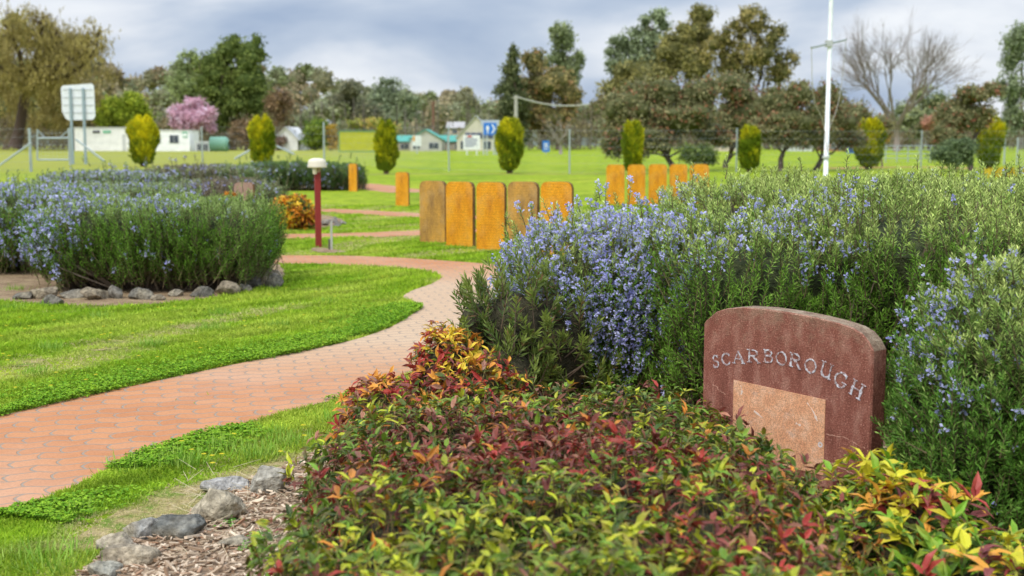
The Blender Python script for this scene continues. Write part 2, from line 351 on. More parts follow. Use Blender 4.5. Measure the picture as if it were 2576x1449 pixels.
def sprigs(mb, base, D, L, K, nl, nw, colf, r, phi=(60, 22), curl=.12, t0=.1, tpl=NEEDLE, mat=0):
    n = len(base); a = rand_perp(D, r); b = np.cross(D, a); t = np.linspace(t0, 1, K)[None] + r.uniform(-.02, .02, (n, K))
    an = np.arange(K)[None] * 2.4 + r.uniform(0, 6.28, (n, 1)); side = r.normal(size=(n, 3)) * .5 + np.array([0, 0, .5])
    pos = base[:, None] + D[:, None] * (L[:, None] * t)[..., None] + side[:, None] * (curl * L[:, None] * t ** 2)[..., None]
    ph = np.radians(phi[0] + (phi[1] - phi[0]) * t); ra = a[:, None] * np.cos(an)[..., None] + b[:, None] * np.sin(an)[..., None]
    d = D[:, None] * np.cos(ph)[..., None] + ra * np.sin(ph)[..., None]
    ln = nl * r.uniform(.7, 1.2, (n, K)) * (1 - .35 * np.clip((t - .85) / .15, 0, 1))
    nn = np.cross(d, np.cross(D[:, None], d)) + r.normal(size=d.shape) * .25
    col = colf(pos.reshape(-1, 3), t.ravel(), np.repeat(np.arange(n), K))
    mb.leaves(pos.reshape(-1, 3), d.reshape(-1, 3), nn.reshape(-1, 3), ln.ravel(), nw, tpl, col, mat)
    return pos[:, -1], pos
def rosemary(name, label, blobs, n_sp, dens_nl, dens_nw, K, spl, flower, fl_size, seed, p=3.2, stemsN=200, green=(.125, .245, .025), pale=(.54, .60, .19), root=None, zlow=.12, group=None, flow_tr=None, brown=None):
    """flower(pos)->0..1 share of sprigs that carry blossoms"""
    B = np.array(blobs, float); c = B[:, :3].mean(0)
    rt = empty(name, (c[0], c[1], 0), label, 'rosemary bush', group)
    pos, n, r = sample(blobs, n_sp, p, .8, 1.0, .1, 3.0, zlow, seed, fz=np.array([1., 1., .3]))
    up = np.array([0, 0, 1.]); out = n * 1.0; out[:, 2] = np.clip(n[:, 2], -.2, 1)
    D = nrm(out * .55 + up * .9 + r.normal(size=n.shape) * .22)
    L = spl * r.uniform(.6, 1.25, len(pos)) * np.where(n[:, 2] > .6, .6, 1.15)
    base = pos - D * (L * .75)[:, None]
    tone = nz(pos, 2.2, seed + 5)
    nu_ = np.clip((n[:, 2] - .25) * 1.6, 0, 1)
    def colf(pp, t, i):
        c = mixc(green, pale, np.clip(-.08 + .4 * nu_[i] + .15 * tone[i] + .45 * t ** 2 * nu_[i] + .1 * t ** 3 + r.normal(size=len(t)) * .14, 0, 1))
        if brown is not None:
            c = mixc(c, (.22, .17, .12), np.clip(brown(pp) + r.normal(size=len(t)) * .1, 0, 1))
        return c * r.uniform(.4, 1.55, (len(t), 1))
    leg = r.random(len(pos)) < (.13 if seed == 61 else .035); base[leg] += D[leg] * r.uniform(.04, .18 if seed == 61 else .13, (leg.sum(), 1)) * (dens_nl / .03)
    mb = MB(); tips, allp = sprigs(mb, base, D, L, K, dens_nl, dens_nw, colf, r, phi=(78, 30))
    mb.build('foliage', M_leaf, rt)
    st = MB(); st.sticks(base, base + D * (L * .9)[:, None], .0022 * dens_nw / .004, .001, col=(.16, .12, .06))
    # woody stems fanning out of the base
    k = r.integers(0, len(pos), stemsN); tgt = pos[k] - n[k] * .06; bb = B[r.integers(0, len(B), stemsN)]
    foot = np.c_[tgt[:, :2] * .62 + bb[:, :2] * .38 + r.normal(size=(stemsN, 2)) * .05, np.zeros(stemsN)]
    mid = foot * .5 + tgt * .5 + np.c_[(tgt - foot)[:, :2] * .12, np.full(stemsN, .03)]
    w = r.uniform(.0035, .008, stemsN) * max(1., dens_nw / .005)
    sc_ = mixc((.12, .085, .055), (.26, .2, .14), r.random(stemsN))
    st.sticks(foot, mid, w, w * .75, col=sc_); st.sticks(mid, tgt, w * .75, w * .4, col=sc_)
    st.build('stems', M_bark, rt)
    cm = MB(); core(cm, blobs, p, .68, col=(.045, .055, .02), zmin=.02, seed=seed); cm.build('shade_core', M_core, rt)  # opaque dark hull: shade inside the bush painted as its colour
    fm = MB(); pr = flower(pos); kk = r.random(len(pos)) < pr; idx = np.where(kk)[0]
    if len(idx):
        K2 = min(allp.shape[1], 200); m = max(3, int(K2 * .38)); cols = []
        j0 = r.uniform(.3, .7, len(idx))
        for s in range(5 if flow_tr is None else flow_tr):
            j = np.clip(((j0 + s * .07 + r.normal(size=len(idx)) * .03) * K2).astype(int), 0, K2 - 1)
            q = allp[idx, j]; o = nrm(nrm(r.normal(size=(len(idx), 3))) + n[idx] * .8); q = q + o * dens_nl * .4
            cc_ = mixc((.38, .37, .74), (.72, .72, .96), r.random(len(idx)))
            for a in range(3):
                d = nrm(o + r.normal(size=o.shape) * .8)
                fm.leaves(q, d, nrm(r.normal(size=d.shape)), fl_size * r.uniform(.7, 1.15, len(idx)), fl_size * .75, PETAL, cc_)
        fm.build('blossoms', M_petal, rt)
    rebase(rt); return rt

# ------------------------------------------------------------------ ground, paths, beds
gm = MB(); gm.add([[-900, -60, 0], [900, -60, 0], [900, 1500, 0], [-900, 1500, 0]], [[0, 1, 2, 3]]); tag(gm.build('ground', M_lawn), kind='structure')
g2 = lambda L: [tuple(G(x, y)[:2]) for x, y in L]
left_edge = [(-260, 1105), (0, 1048), (200, 1000), (400, 958), (600, 915), (760, 885), (900, 855), (990, 822), (1040, 790), (1058, 772), (1040, 757), (1008, 750),
             (1030, 733), (1085, 716), (1116, 697), (1085, 684), (1000, 674), (880, 667), (760, 664), (660, 664), (500, 664)]
far_edge = [(500, 643), (690, 643), (850, 643), (1000, 648), (1100, 655), (1230, 664), (1330, 680)]
right_edge = [(1400, 720), (1330, 800), (1180, 880), (1040, 935), (930, 985), (860, 1003), (760, 1027), (640, 1062), (520, 1088), (400, 1130), (290, 1170), (190, 1225), (100, 1262), (0, 1305), (-300, 1440)]
path_poly = np.array(g2(left_edge + far_edge + right_edge)); path_poly = smooth_poly(path_poly, 2, True)
tag(pol('path', path_poly, M_path, .004), kind='structure')
def strip(name, pts, hw, z, mat=M_path):
    p = smooth_poly(np.array(g2(pts)), 3); t = nrm(np.gradient(p, axis=0)); n = np.c_[-t[:, 1], t[:, 0]]
    hw = hw * (1 + .06 * np.sin(np.arange(len(p)) * 1.3))[:, None]
    q = np.vstack([p + n * hw, (p - n * hw)[::-1]]); tag(pol(name, q, mat, z), kind='structure'); return q
strips = [strip('path', [(560, 597), (700, 595), (900, 593), (1060, 586), (1200, 580), (1330, 590)], .5, .006),
          strip('path', [(790, 528), (900, 533), (1060, 543), (1200, 549), (1320, 547)], .55, .0045),
          strip('path', [(880, 463), (930, 468), (985, 477), (1045, 484)], .8, .005),
          strip('path', [(2080, 424), (2200, 421), (2330, 420), (2450, 424)], .9, .005)]
strip('worn_turf', [(860, 441), (980, 438), (1100, 437), (1300, 438), (1500, 438), (1700, 436)], .55, .0035, mottled('worn_turf', [(.4, (.17, .22, .02)), (.55, (.24, .21, .08))], 3.))
bed1 = smooth_poly(np.array(g2([(190, 1449), (270, 1392), (420, 1330), (540, 1262), (640, 1205), (760, 1165), (900, 1080), (1050, 985), (1200, 930), (1400, 900), (1700, 850), (2576, 760), (3000, 900), (3200, 2200), (-200, 2200), (100, 1560)])), 1, True)
tag(pol('mulch_bed', bed1, M_mulch, .008), kind='structure')
bed2 = smooth_poly(np.array(g2([(-160, 745), (60, 765), (250, 772), (430, 765), (600, 740), (700, 712), (722, 690), (700, 660), (500, 640), (0, 650), (-200, 680)])), 1, True)
tag(pol('garden_bed', bed2, M_dirt, .007), kind='structure')
bed3 = smooth_poly(np.array(g2([(690, 572), (760, 578), (850, 570), (872, 557), (830, 542), (740, 538), (690, 548)])), 1, True)
tag(pol('garden_bed', bed3, M_dirt, .0085), kind='structure')
bed4 = smooth_poly(np.array(g2([(560, 484), (700, 482), (810, 478), (880, 472), (860, 464), (700, 462), (560, 462)])), 1, True)
tag(pol('garden_bed', bed4, M_dirt, .0065), kind='structure')
bare = smooth_poly(np.array(g2([(780, 626), (800, 622), (850, 630), (880, 634), (840, 638), (790, 634)])), 2, True)
tag(pol('bare_soil', bare, M_dirt, .0062), kind='structure')

M_straw = mottled('dry_straw_turf', [(.38, (.12, .18, .02)), (.5, (.26, .22, .08)), (.64, (.38, .29, .15))], 9, 70, 1.)
for q in ([(60, 1470), (150, 1380), (260, 1310), (380, 1240), (500, 1170), (640, 1110), (760, 1070), (850, 1060), (850, 1110), (760, 1165), (650, 1210), (550, 1270), (430, 1340), (290, 1400), (200, 1470)], [(140, 865), (230, 850), (330, 858), (300, 880), (200, 885)], [(0, 895), (60, 885), (130, 905), (60, 925), (0, 920)], [(420, 815), (500, 810), (520, 822), (450, 830)]):
    tag(pol('dry_turf', smooth_poly(np.array(g2(q)), 2, True), M_straw, .0035), kind='structure')
# ------------------------------------------------------------------ grass
def grass():
    r = np.random.default_rng(3); n = 800000
    Y = 3.9 * (30 / 3.9) ** (r.random(n) ** 1.25); x = r.uniform(-.47, .3, n) * Y
    p = np.c_[x, Y, np.zeros(n)]
    ex = inpoly(x, Y, path_poly)
    for q in strips[:3]: ex |= inpoly(x, Y, q)
    ex |= inpoly(x, Y, bed1) | inpoly(x, Y, bed2) | inpoly(x, Y, bed3) | inpoly(x, Y, bare)
    ex &= r.random(n) > .0001
    # bald, strawy spots
    bald = 1.3 * nz(p, .75, 21, 4) - .1; near_bed = np.exp(-((x + 1.22) ** 2 + (Y - 5.3) ** 2) / .10) + np.exp(-((x + .9) ** 2 + (Y - 5.75) ** 2) / .09) + np.exp(-((x + 1.5) ** 2 + (Y - 4.85) ** 2) / .06)
    bv = bald + near_bed * 1.5
    ex |= (bv > .4) & (r.random(n) < np.clip((bv - .4) * 2.2, 0, .8)); p = p[~ex]; bv = bv[~ex]; Yk = p[:, 1]
    m = len(p); lush = .7 * nz(p, .8, 33, 3) + .45 * nz(p, 4.2, 34, 3)
    L = (.018 + .022 * r.random(m) + .016 * np.clip(lush, -.6, 1)) * np.clip(.38 + .075 * Yk, .5, 1.4) * np.where(bv > .35, .6, 1)
    W = .0042 * (.5 + Yk / 7.) * r.uniform(.7, 1.5, m)
    d = nrm(np.c_[r.normal(size=(m, 2)) * .85, np.ones(m)])
    c = mixc((.16, .31, .014), (.36, .50, .03), .5 + .38 * lush + r.normal(size=m) * .2)
    c = mixc(c, (.52, .56, .09), np.clip(.1 + .5 * nz(p, 1.3, 44, 2) + r.normal(size=m) * .12, 0, .7))
    c = c * (1 + .3 * np.clip(nz(p, 6.5, 35, 2), -1, 1))[:, None]; c = mixc(c, (.56, .46, .23), np.clip((bv - .2) * 1.7 + r.normal(size=m) * .15, 0, .9))
    mb = MB(); mb.leaves(p, d, nrm(np.c_[r.normal(size=(m, 2)), np.zeros(m)]), L, W, BLADE, c)
    o = mb.build('grass', M_leaf); tag(o, 'short green and yellowing lawn grass beside the brick path', 'grass', kind='stuff')
    # clover and broad weeds thick along the path edges
    e = np.array(g2(left_edge[:10])); e2 = np.array(g2(right_edge[4:-1])); mb = MB()
    for ed, k, sgn, wd in ((e, 15000, 1, .33), (e2, 9000, -1, .22)):
        s = smooth_poly(ed, 3); i = r.integers(0, len(s) - 1, k); t = r.random((k, 1)); q = s[i] * (1 - t) + s[i + 1] * t
        tt = nrm(s[i + 1] - s[i]); nn = np.c_[-tt[:, 1], tt[:, 0]]
        if sgn < 0: nn = nn
        off = np.abs(r.normal(size=k)) * wd - .02 - .035 * np.clip(nz(np.c_[q, np.zeros(k)], 3.5, 19, 3), -.6, 1)
        q = q + nn * off[:, None]; pp = np.c_[q, np.zeros(k)]
        keep = (nz(pp, 1.6, 9, 2) > (-.5 if sgn > 0 else -.05)) & ~inpoly(q[:, 0], q[:, 1], bed1); pp = pp[keep]; k2 = len(pp)
        h = r.uniform(.012, .045, k2) * (1 if sgn > 0 else .8); pp[:, 2] = h
        col = mixc((.12, .29, .012), (.32, .50, .03), r.random(k2) * .9 + .15 * nz(pp, 1.2, 5, 2)); thin = r.random(k2) > off[keep] * (1.5 if sgn > 0 else 2.2); pp, h, col = pp[thin], h[thin], col[thin]; k2 = len(pp)
        for a in range(3):
            an = r.uniform(0, 6.28, k2) ; d = np.c_[np.cos(an), np.sin(an), r.uniform(-.25, .35, k2)]
            mb.leaves(pp, d, nrm(np.c_[r.normal(size=(k2, 2)) * .35, np.ones(k2)]), r.uniform(.011, .02, k2), .013, PETAL, col * r.uniform(.85, 1.15, (k2, 1)))
        mb.sticks(np.c_[pp[:, :2], np.zeros(k2)], pp, .0009, .0006, col=(.12, .25, .03))
    tag(mb.build('clover', M_leaf), 'low dark green clover spilling over the path edges', 'clover', kind='stuff')
    # longer grass tussocks by the stones and on the lawn
    mb = MB()
    for (sx, sy, n_, h) in ((150, 1425, 110, .15), (60, 1410, 50, .1), (640, 1150, 200, .12), (470, 1170, 160, .13), (330, 1175, 120, .1), (860, 1060, 150, .12), (730, 1120, 150, .12), (520, 930 - 100, 120, .11), (120, 880, 120, .11), (700, 820, 100, .1),
                            (250, 800, 120, .1), (380, 870, 140, .1), (560, 790, 110, .1), (820, 760, 90, .09), (90, 940, 120, .1), (20, 780, 150, .14), (120, 770, 90, .11), (40, 730, 90, .12), (560, 1130, 120, .12), (200, 1290, 90, .08), (690, 1100, 90, .1)):
        b = G(sx, sy); q = b + np.c_[r.normal(size=(n_, 2)) * h * .55, np.zeros(n_)]
        d = nrm(np.c_[(q - b)[:, :2] * 6 + r.normal(size=(n_, 2)) * .6, np.ones(n_)])
        mb.leaves(q, d, nrm(-np.c_[d[:, :2], np.zeros(n_) + .01]), h * r.uniform(.25, .8, n_), .0055, BLADE, mixc((.14, .32, .02), (.4, .54, .1), r.random(n_)))
    tag(mb.build('grass_tussocks', M_leaf), 'longer blades of grass in loose tufts on the lawn and by the stones', 'grass', kind='stuff')
    mb = MB(); n = 260; q = np.array([G(x, y) for x, y in zip(r.uniform(0, 1050, n), 700 + 500 * r.random(n) ** 1.5)]); ok = ~(inpoly(q[:, 0], q[:, 1], path_poly) | inpoly(q[:, 0], q[:, 1], bed1) | inpoly(q[:, 0], q[:, 1], bed2))
    q = q[ok][:70]; q[:, 2] = .05
    for a in range(5): mb.leaves(q, np.c_[np.full(len(q), math.cos(a * 1.256)), np.full(len(q), math.sin(a * 1.256)), np.full(len(q), .2)], np.tile([0, 0, 1.], (len(q), 1)), .013, .011, PETAL, (.75, .6, .02))
    tag(mb.build('lawn_flowers', M_petal), 'tiny yellow flowers dotted over the lawn', 'flowers', kind='stuff')
grass()

# wood chips in the front bed
def chips():
    r = np.random.default_rng(11); n = 26000
    Y = r.uniform(3.6, 7.2, n); x = r.uniform(-1.75, 1.6, n); k = inpoly(x, Y, bed1) & ((x < -.3) | (r.random(n) < .35)); x, Y = x[k], Y[k]; n = len(x)
    an = r.uniform(0, 6.28, n); d = np.c_[np.cos(an), np.sin(an), r.normal(size=n) * .22]
    big = r.random(n) < .06; L = np.where(big, r.uniform(.05, .1, n), r.uniform(.012, .04, n)); W = np.where(big, r.uniform(.008, .016, n), r.uniform(.004, .012, n))
    c = mixc((.22, .13, .07), (.70, .56, .40), r.random(n) ** 1.1); c = mixc(c, (.30, .13, .06), (r.random(n) < .15) * .6)
    t = ([(-.5, -.5, 0), (.5, -.4, 0), (.5, .4, 0), (-.5, .5, 0), (-.5, -.5, -.12), (.5, -.4, -.12), (.5, .4, -.12), (-.5, .5, -.12)],
         [[0, 1, 2, 3], [0, 4, 5, 1], [1, 5, 6, 2], [2, 6, 7, 3], [3, 7, 4, 0]])
    mb = MB(); mb.leaves(np.c_[x, Y, r.uniform(.011, .03, n)], d, nrm(np.c_[r.normal(size=(n, 2)) * .3, np.ones(n)]), L, W, t, c)
    # dry straw
    m = 160; b = np.array([G(x, y) for x, y in zip(r.uniform(470, 760, m), r.uniform(1180, 1420, m))]); b[:, 2] = .02
    e = b + np.c_[r.normal(size=(m, 2)) * .07, r.uniform(-.0, .05, m)]; mb.sticks(b, e, .0012, .0007, col=(.55, .46, .3))
    tag(mb.build('wood_chips', M_chip), 'pale brown wood chips spread over the front garden bed', 'wood chips', kind='stuff')
    mb = MB()
    for (sx, sy, k) in ((860, 1981, 50), (984, 2030, 70), (938, 2073, 60), (1040, 2105, 40)):
        b = G(sx * .6708, sy * .6708); q = b + np.c_[r.normal(size=(k, 2)) * .022, r.uniform(.012, .035, k)]
        a_ = r.uniform(0, 6.28, k)
        mb.leaves(q, np.c_[np.cos(a_), np.sin(a_), np.full(k, .2)], nrm(np.c_[r.normal(size=(k, 2)) * .3, np.ones(k)]), .014, .008, LEAF, mixc((.1, .3, .03), (.2, .42, .06), r.random(k)))
    tag(mb.build('seedlings', M_leaf), 'small bright green weed seedlings sprouting in the wood chips', 'seedlings', kind='stuff')
chips()

# ------------------------------------------------------------------ rocks
def rock(label, c, r3, rz, col, seed, group):
    import bmesh
    bm = bmesh.new(); bmesh.ops.create_icosphere(bm, subdivisions=4, radius=1)
    v = np.array([q.co[:] for q in bm.verts]); f = np.array([[q.index for q in ff.verts] for ff in bm.faces]); bm.free()
    r = np.random.default_rng(seed)
    for _ in range(11):
        n = nrm(r.normal(size=3)); h = r.uniform(.5, .85); d = v @ n; v = v - np.outer(np.maximum(d - h, 0) * .97, n)
    v *= (1 + .07 * nz(v, 1.4, seed) + .05 * nz(v, 4, seed + 1) + .02 * nz(v, 11, seed + 4))[:, None]
    v = v * np.asarray(r3); ca, sa = math.cos(rz), math.sin(rz); v = np.c_[v[:, 0] * ca - v[:, 1] * sa, v[:, 0] * sa + v[:, 1] * ca, v[:, 2]]
    col = tuple(np.array(col) * (.85 if seed >= 200 else 1.15) * np.array([1.06, 1., .9])); cc = mixc(col, np.array(col) * .45, np.clip(nz(v, 9, seed + 2) * .8, 0, 1)); cc = mixc(cc, (.36, .3, .2), np.clip(nz(v, 6, seed + 3) * .7, 0, .6))
    mb = MB(); mb.add(v, f, cc); o = mb.build('rock', M_rock, smooth=True); o.location = (c[0], c[1], c[2]); tag(o, label, 'rock', group)
    return o
FR = [  # display-pixel centre (x,y), half width px, half height px, colour, label
    (255, 1440, 56, 26, (.25, .25, .22), 'low pale grey rock cut by the bottom edge, lowest in the front stone edging'),
    (310, 1402, 66, 32, (.31, .27, .21), 'broad buff and grey slab rock, second lowest in the front edging'),
    (293, 1372, 48, 24, (.29, .26, .21), 'low buff rock behind the broad slab rock in the front edging'),
    (352, 1340, 44, 30, (.26, .26, .25), 'craggy light grey rock left of the dark rounded rock'),
    (455, 1331, 66, 36, (.13, .135, .13), 'dark grey rounded rock in the middle of the front edging'),
    (542, 1282, 66, 44, (.30, .27, .21), 'large buff brown domed rock in the front edging'),
    (575, 1222, 60, 24, (.27, .27, .27), 'flat jagged light grey rock behind the large domed rock'),
    (676, 1216, 58, 40, (.26, .25, .22), 'upright grey rock against the near nandina bush'),
    (590, 1368, 40, 17, (.20, .19, .17), 'small wedge shaped rock lying in the wood chips')]
for i, (x, y, hw, hh, c, lb) in enumerate(FR):
    g = G(x, y + hh * .75); Y = g[1]; rock(lb, (g[0], Y + S(hw, Y) * .5, S(hh, Y) * .62), (S(hw, Y) * 1.3, S(hw, Y) * .95, S(hh, Y) * 1.35), (i * 1.3) % .8 - .4, c, 100 + i, 'rocks edging the front garden bed')
LR = [(58, 745, 26, 13), (110, 738, 34, 20), (128, 758, 24, 16), (182, 742, 34, 12), (240, 742, 34, 18), (292, 738, 20, 20), (352, 742, 26, 18), (398, 750, 16, 10), (442, 740, 16, 10), (505, 738, 26, 14), (568, 730, 30, 18), (620, 712, 30, 18), (612, 728, 20, 11), (668, 702, 32, 24), (690, 712, 20, 20)]
ORD = ['leftmost', 'second', 'third', 'fourth', 'fifth', 'sixth', 'seventh', 'eighth', 'ninth', 'tenth', 'eleventh', 'twelfth', 'thirteenth', 'fourteenth', 'fifteenth', 'sixteenth']
LRS = sorted(LR)
for i, (x, y, hw, hh) in enumerate(LRS):
    g = G(x, y + hh * .7); Y = g[1]; col = [(.16, .155, .14), (.30, .26, .2), (.2, .19, .17)][i % 3]
    lb = ('leftmost' if i == 0 else ORD[i] + ' from the left') + (' buff' if i % 3 == 1 else ' grey') + ' rock in the edging under the big left rosemary hedge'
    rock(lb, (g[0], Y + S(hw, Y) * .3, S(hh, Y) * .6), (S(hw, Y) * 1.25, S(hw, Y) * .9, S(hh, Y) * 1.4), i % 5 * .2 - .4, col, 200 + i, 'rocks edging the left garden bed')
OR_ = [(722, 566, 20, 9), (752, 571, 18, 8), (775, 572, 14, 8), (815, 562, 18, 10), (838, 556, 18, 10), (858, 562, 16, 8), (845, 568, 15, 7)]
for i, (x, y, hw, hh) in enumerate(sorted(OR_)):
    g = G(x, y + hh * .6); Y = g[1]
    rock(('leftmost' if i == 0 else ORD[i] + ' from the left') + ' rock around the orange bush bed', (g[0], Y + .05, S(hh, Y) * .6), (S(hw, Y), S(hw, Y) * .8, S(hh, Y) * 1.1), i * .3, (.26, .25, .25), 300 + i, 'rocks edging the round bed of the orange bush')
FRK = [(816, 471, 14, 8), (838, 470, 15, 7), (858, 467, 16, 7), (876, 468, 11, 6)]
for i, (x, y, hw, hh) in enumerate(FRK):
    g = G(x, y + hh * .6); Y = g[1]
    rock(('leftmost' if i == 0 else ORD[i] + ' from the left') + ' rock piled at the far dark hedge end', (g[0], Y, S(hh, Y) * .6), (S(hw, Y), S(hw, Y) * .8, S(hh, Y) * 1.1), i * .4, (.24, .23, .22), 330 + i, 'rocks at the end of the far hedge')

# ------------------------------------------------------------------ the near memorial stone
def memorial():
    a = math.radians(50); d = np.array([math.cos(a), -math.sin(a), 0]); back = np.array([math.sin(a), math.cos(a), 0])
    O = P(2192, 885, 5.0); O[2] = 0
    k7 = lambda x, y: (x * .514 + 1677, y * .514 + 704.5)
    def on(x, y, crop=True):
        if crop: x, y = k7(x, y)
        r = np.array(ray(x, y)); n = -back; E = np.array([0, 0, EYE]); t = ((O - E) @ n) / (r @ n); q = E + r * t
        return np.array([(q - O) @ d, q[2]])
    rt = empty('memorial_stone', O, 'red brown memorial stone lettered SCARBOROUGH beside the near rosemary', 'memorial stone')
    out = [on(*q) for q in [(181, 215), (190, 200), (240, 156), (290, 140), (370, 134), (480, 141), (600, 158), (720, 181), (840, 211), (910, 235), (955, 262), (990, 305), (1012, 350)]]
    out[0][0] = out[0][0]; sl = out[0][0]
    pts = [np.array([sl, 0.])] + out + [np.array([out[-1][0], 0.])]; pts = np.array(pts); n = len(pts); T = .095
    to = lambda s, z, dp: O + d * s + back * dp + np.array([0, 0, z])
    loc = lambda s, z, dp: np.array([s, dp, z])
    mb = MB(); be = .006; cen = pts.mean(0)
    ins = pts + (cen - pts) / np.linalg.norm(cen - pts, axis=1, keepdims=True) * be
    rings = [(ins, 0.), (pts, be), (pts, T - be), (ins, T)]
    v = np.array([loc(s, z, dp) for q, dp in rings for s, z in q])
    mb.add(v, [list(range(n))[::-1]], mat=0); base = mb.n - len(v)
    fs, mt = [], []
    for k in range(3):
        for i in range(n - 1): fs.append([k * n + i, k * n + i + 1, (k + 1) * n + i + 1, (k + 1) * n + i])
    mb.Fc.append(np.array(fs) + base); mm = []
    for k in range(3):
        for i in range(n - 1): mm.append(1 if 1 <= i < n - 2 and k > 0 else 0)
    mb.M.append(np.array(mm)); mb.Fc.append(np.array([[3 * n + i for i in range(n)]]) + base); mb.M.append(np.array([0]))
    rt.rotation_euler = (0, 0, -a)
    mb.build('stone_body', [M_stone, M_stonetop], rt)
    # plain orange panel
    tl, tr, br = on(330, 488), on(779, 586), on(768, 940); zb = .12
    q = [(tl[0], zb), (tl[0], tl[1]), (tr[0], tr[1]), (br[0], zb)]; pm = MB(); m_ = len(q)
    ft = np.array([loc(s, z, -.003) for s, z in q]); bk = np.array([loc(s, z, .003) for s, z in q])
    pm.add(np.vstack([ft, bk]), [[3, 2, 1, 0], [0, 1, 5, 4], [1, 2, 6, 5], [2, 3, 7, 6]]); pm.build('panel', M_panel, rt)
    # serif letters as flat strokes
    def arc(cx, cy, rx, ry, a0, a1, k=14): return [(cx + rx * math.cos(math.radians(t)), cy + ry * math.sin(math.radians(t))) for t in np.linspace(a0, a1, k)]
    LT = {'S': [(arc(.5, .74, .28, .22, 35, 250, 10) + arc(.5, .27, .3, .25, 80, -145, 10), .1), ([(.74, .98), (.74, .76)], .05), ([(.22, .02), (.22, .26)], .05)],
          'C': [(arc(.55, .5, .42, .47, 48, 312, 18), .1), ([(.84, .97), (.84, .72)], .05), ([(.84, .28), (.84, .1)], .05)],
          'A': [([(.48, 1.), (.14, .03)], .06), ([(.48, 1.), (.86, .03)], .12), ([(.27, .36), (.7, .36)], .06), ([(.0, .02), (.28, .02)], .05), ([(.7, .02), (1., .02)], .05)],
          'R': [([(.22, 0), (.22, 1)], .12), ([(.22, .97)] + arc(.5, .75, .27, .22, 90, -90, 9) + [(.22, .52)], .08), ([(.48, .52), (.88, .03)], .11), ([(.06, .02), (.4, .02)], .05), ([(.06, .98), (.3, .98)], .05), ([(.8, .02), (1., .02)], .05)],
          'B': [([(.22, 0), (.22, 1)], .12), ([(.22, .97)] + arc(.5, .76, .24, .21, 90, -90, 9) + [(.22, .55)], .08), ([(.22, .55)] + arc(.53, .29, .29, .26, 90, -90, 9) + [(.22, .03)], .09), ([(.06, .02), (.3, .02)], .05), ([(.06, .98), (.3, .98)], .05)],
          'O': [(arc(.5, .5, .42, .47, 0, 360, 26), .1)],
          'U': [([(.2, .98), (.2, .35)] + arc(.49, .32, .29, .3, 180, 350, 10), .11), ([(.78, .98), (.78, .03)], .07), ([(.04, .98), (.36, .98)], .05), ([(.64, .98), (.92, .98)], .05), ([(.74, .02), (.94, .02)], .05)],
          'G': [(arc(.52, .5, .42, .47, 50, 325, 18), .1), ([(.83, .4), (.83, .12)], .09), ([(.62, .4), (1., .4)], .05), ([(.82, .97), (.82, .74)], .05)],
          'H': [([(.2, 0), (.2, 1)], .12), ([(.8, 0), (.8, 1)], .12), ([(.2, .52), (.8, .52)], .06)] + [([(x - .15, y), (x + .15, y)], .05) for x in (.2, .8) for y in (.02, .98)]}
    lm = MB(); jit = np.random.default_rng(5)
    def ribbon(p2, w, z0, mbx, jr=.0, col=(1, 1, 1)):
        p2 = np.array(p2); t = nrm(np.gradient(p2, axis=0)); nn = np.c_[-t[:, 1], t[:, 0]] * (w / 2)
        w1 = 1 + jit.normal(size=(len(p2), 1)) * jr; A, Bq = p2 + nn * w1, p2 - nn * w1; k = len(p2)
        fr = np.array([loc(s, z, z0) for s, z in np.vstack([A, Bq])]); bk = fr.copy(); bk[:, 1] = .004
        f = []
        for i in range(k - 1): f += [[i, i + 1, k + i + 1, k + i], [i, 2 * k + i, 2 * k + i + 1, i + 1], [k + i + 1, 3 * k + i + 1, 3 * k + i, k + i]]
        mbx.add(np.vstack([fr, bk]), f, col)
    for li, (ch, cx, cy, hp, wp, rot) in enumerate([('S', 242, 397, 60, 38, 6), ('C', 291, 386, 58, 44, 8), ('A', 353, 377, 60, 58, 5), ('R', 425, 372, 62, 62, 2), ('B', 500, 373, 62, 52, 0), ('O', 562, 383, 64, 52, -5),
                                 ('R', 630, 394, 68, 60, -8), ('O', 705, 420, 68, 54, -12), ('U', 783, 441, 74, 62, -15), ('G', 853, 488, 76, 62, -20), ('H', 932, 535, 78, 66, -22)]):
        c = on(cx, cy); up = on(cx, cy - hp / 2); dn = on(cx, cy + hp / 2); rg = on(cx + wp / 2, cy + wp / 2 * .22); h = abs(up[1] - dn[1]) * 1.02; w = abs(rg[0] - c[0]) * 2 * 1.12
        tl_ = math.radians(rot)
        for si, (st, wd) in enumerate(LT[ch]):
            q = (np.array(st) - .5); q = np.c_[q[:, 0] * w, q[:, 1] * h]
            if len(q) == 2: q = np.array([q[0] * (1 - t) + q[1] * t for t in np.linspace(0, 1, 6)])
            q = q + jit.normal(size=q.shape) * .0007
            q = np.c_[q[:, 0] * math.cos(tl_) - q[:, 1] * math.sin(tl_), q[:, 0] * math.sin(tl_) + q[:, 1] * math.cos(tl_)] + c
            ribbon(q, wd * h * 1.2, -.0025 - si * .0003, lm, .24)
    lm.build('lettering', M_letter, rt)
    mc = attr_mat('crack_filler', .9); an_ = np.linspace(0, 2 * pi, 14, endpoint=False); b0 = on(755, 805)
    hb = MB(); hb.add(np.vstack([[loc(b0[0] + math.cos(a) * .012, b0[1] + math.sin(a) * .012, -.0045) for a in an_], [loc(b0[0] + math.cos(a) * .005, b0[1] + math.sin(a) * .005, -.004) for a in an_]]), [[i, 14 + i, 14 + (i + 1) % 14, (i + 1) % 14] for i in range(14)], (.66, .58, .54)); hb.build('fixing_hole', mc, rt)
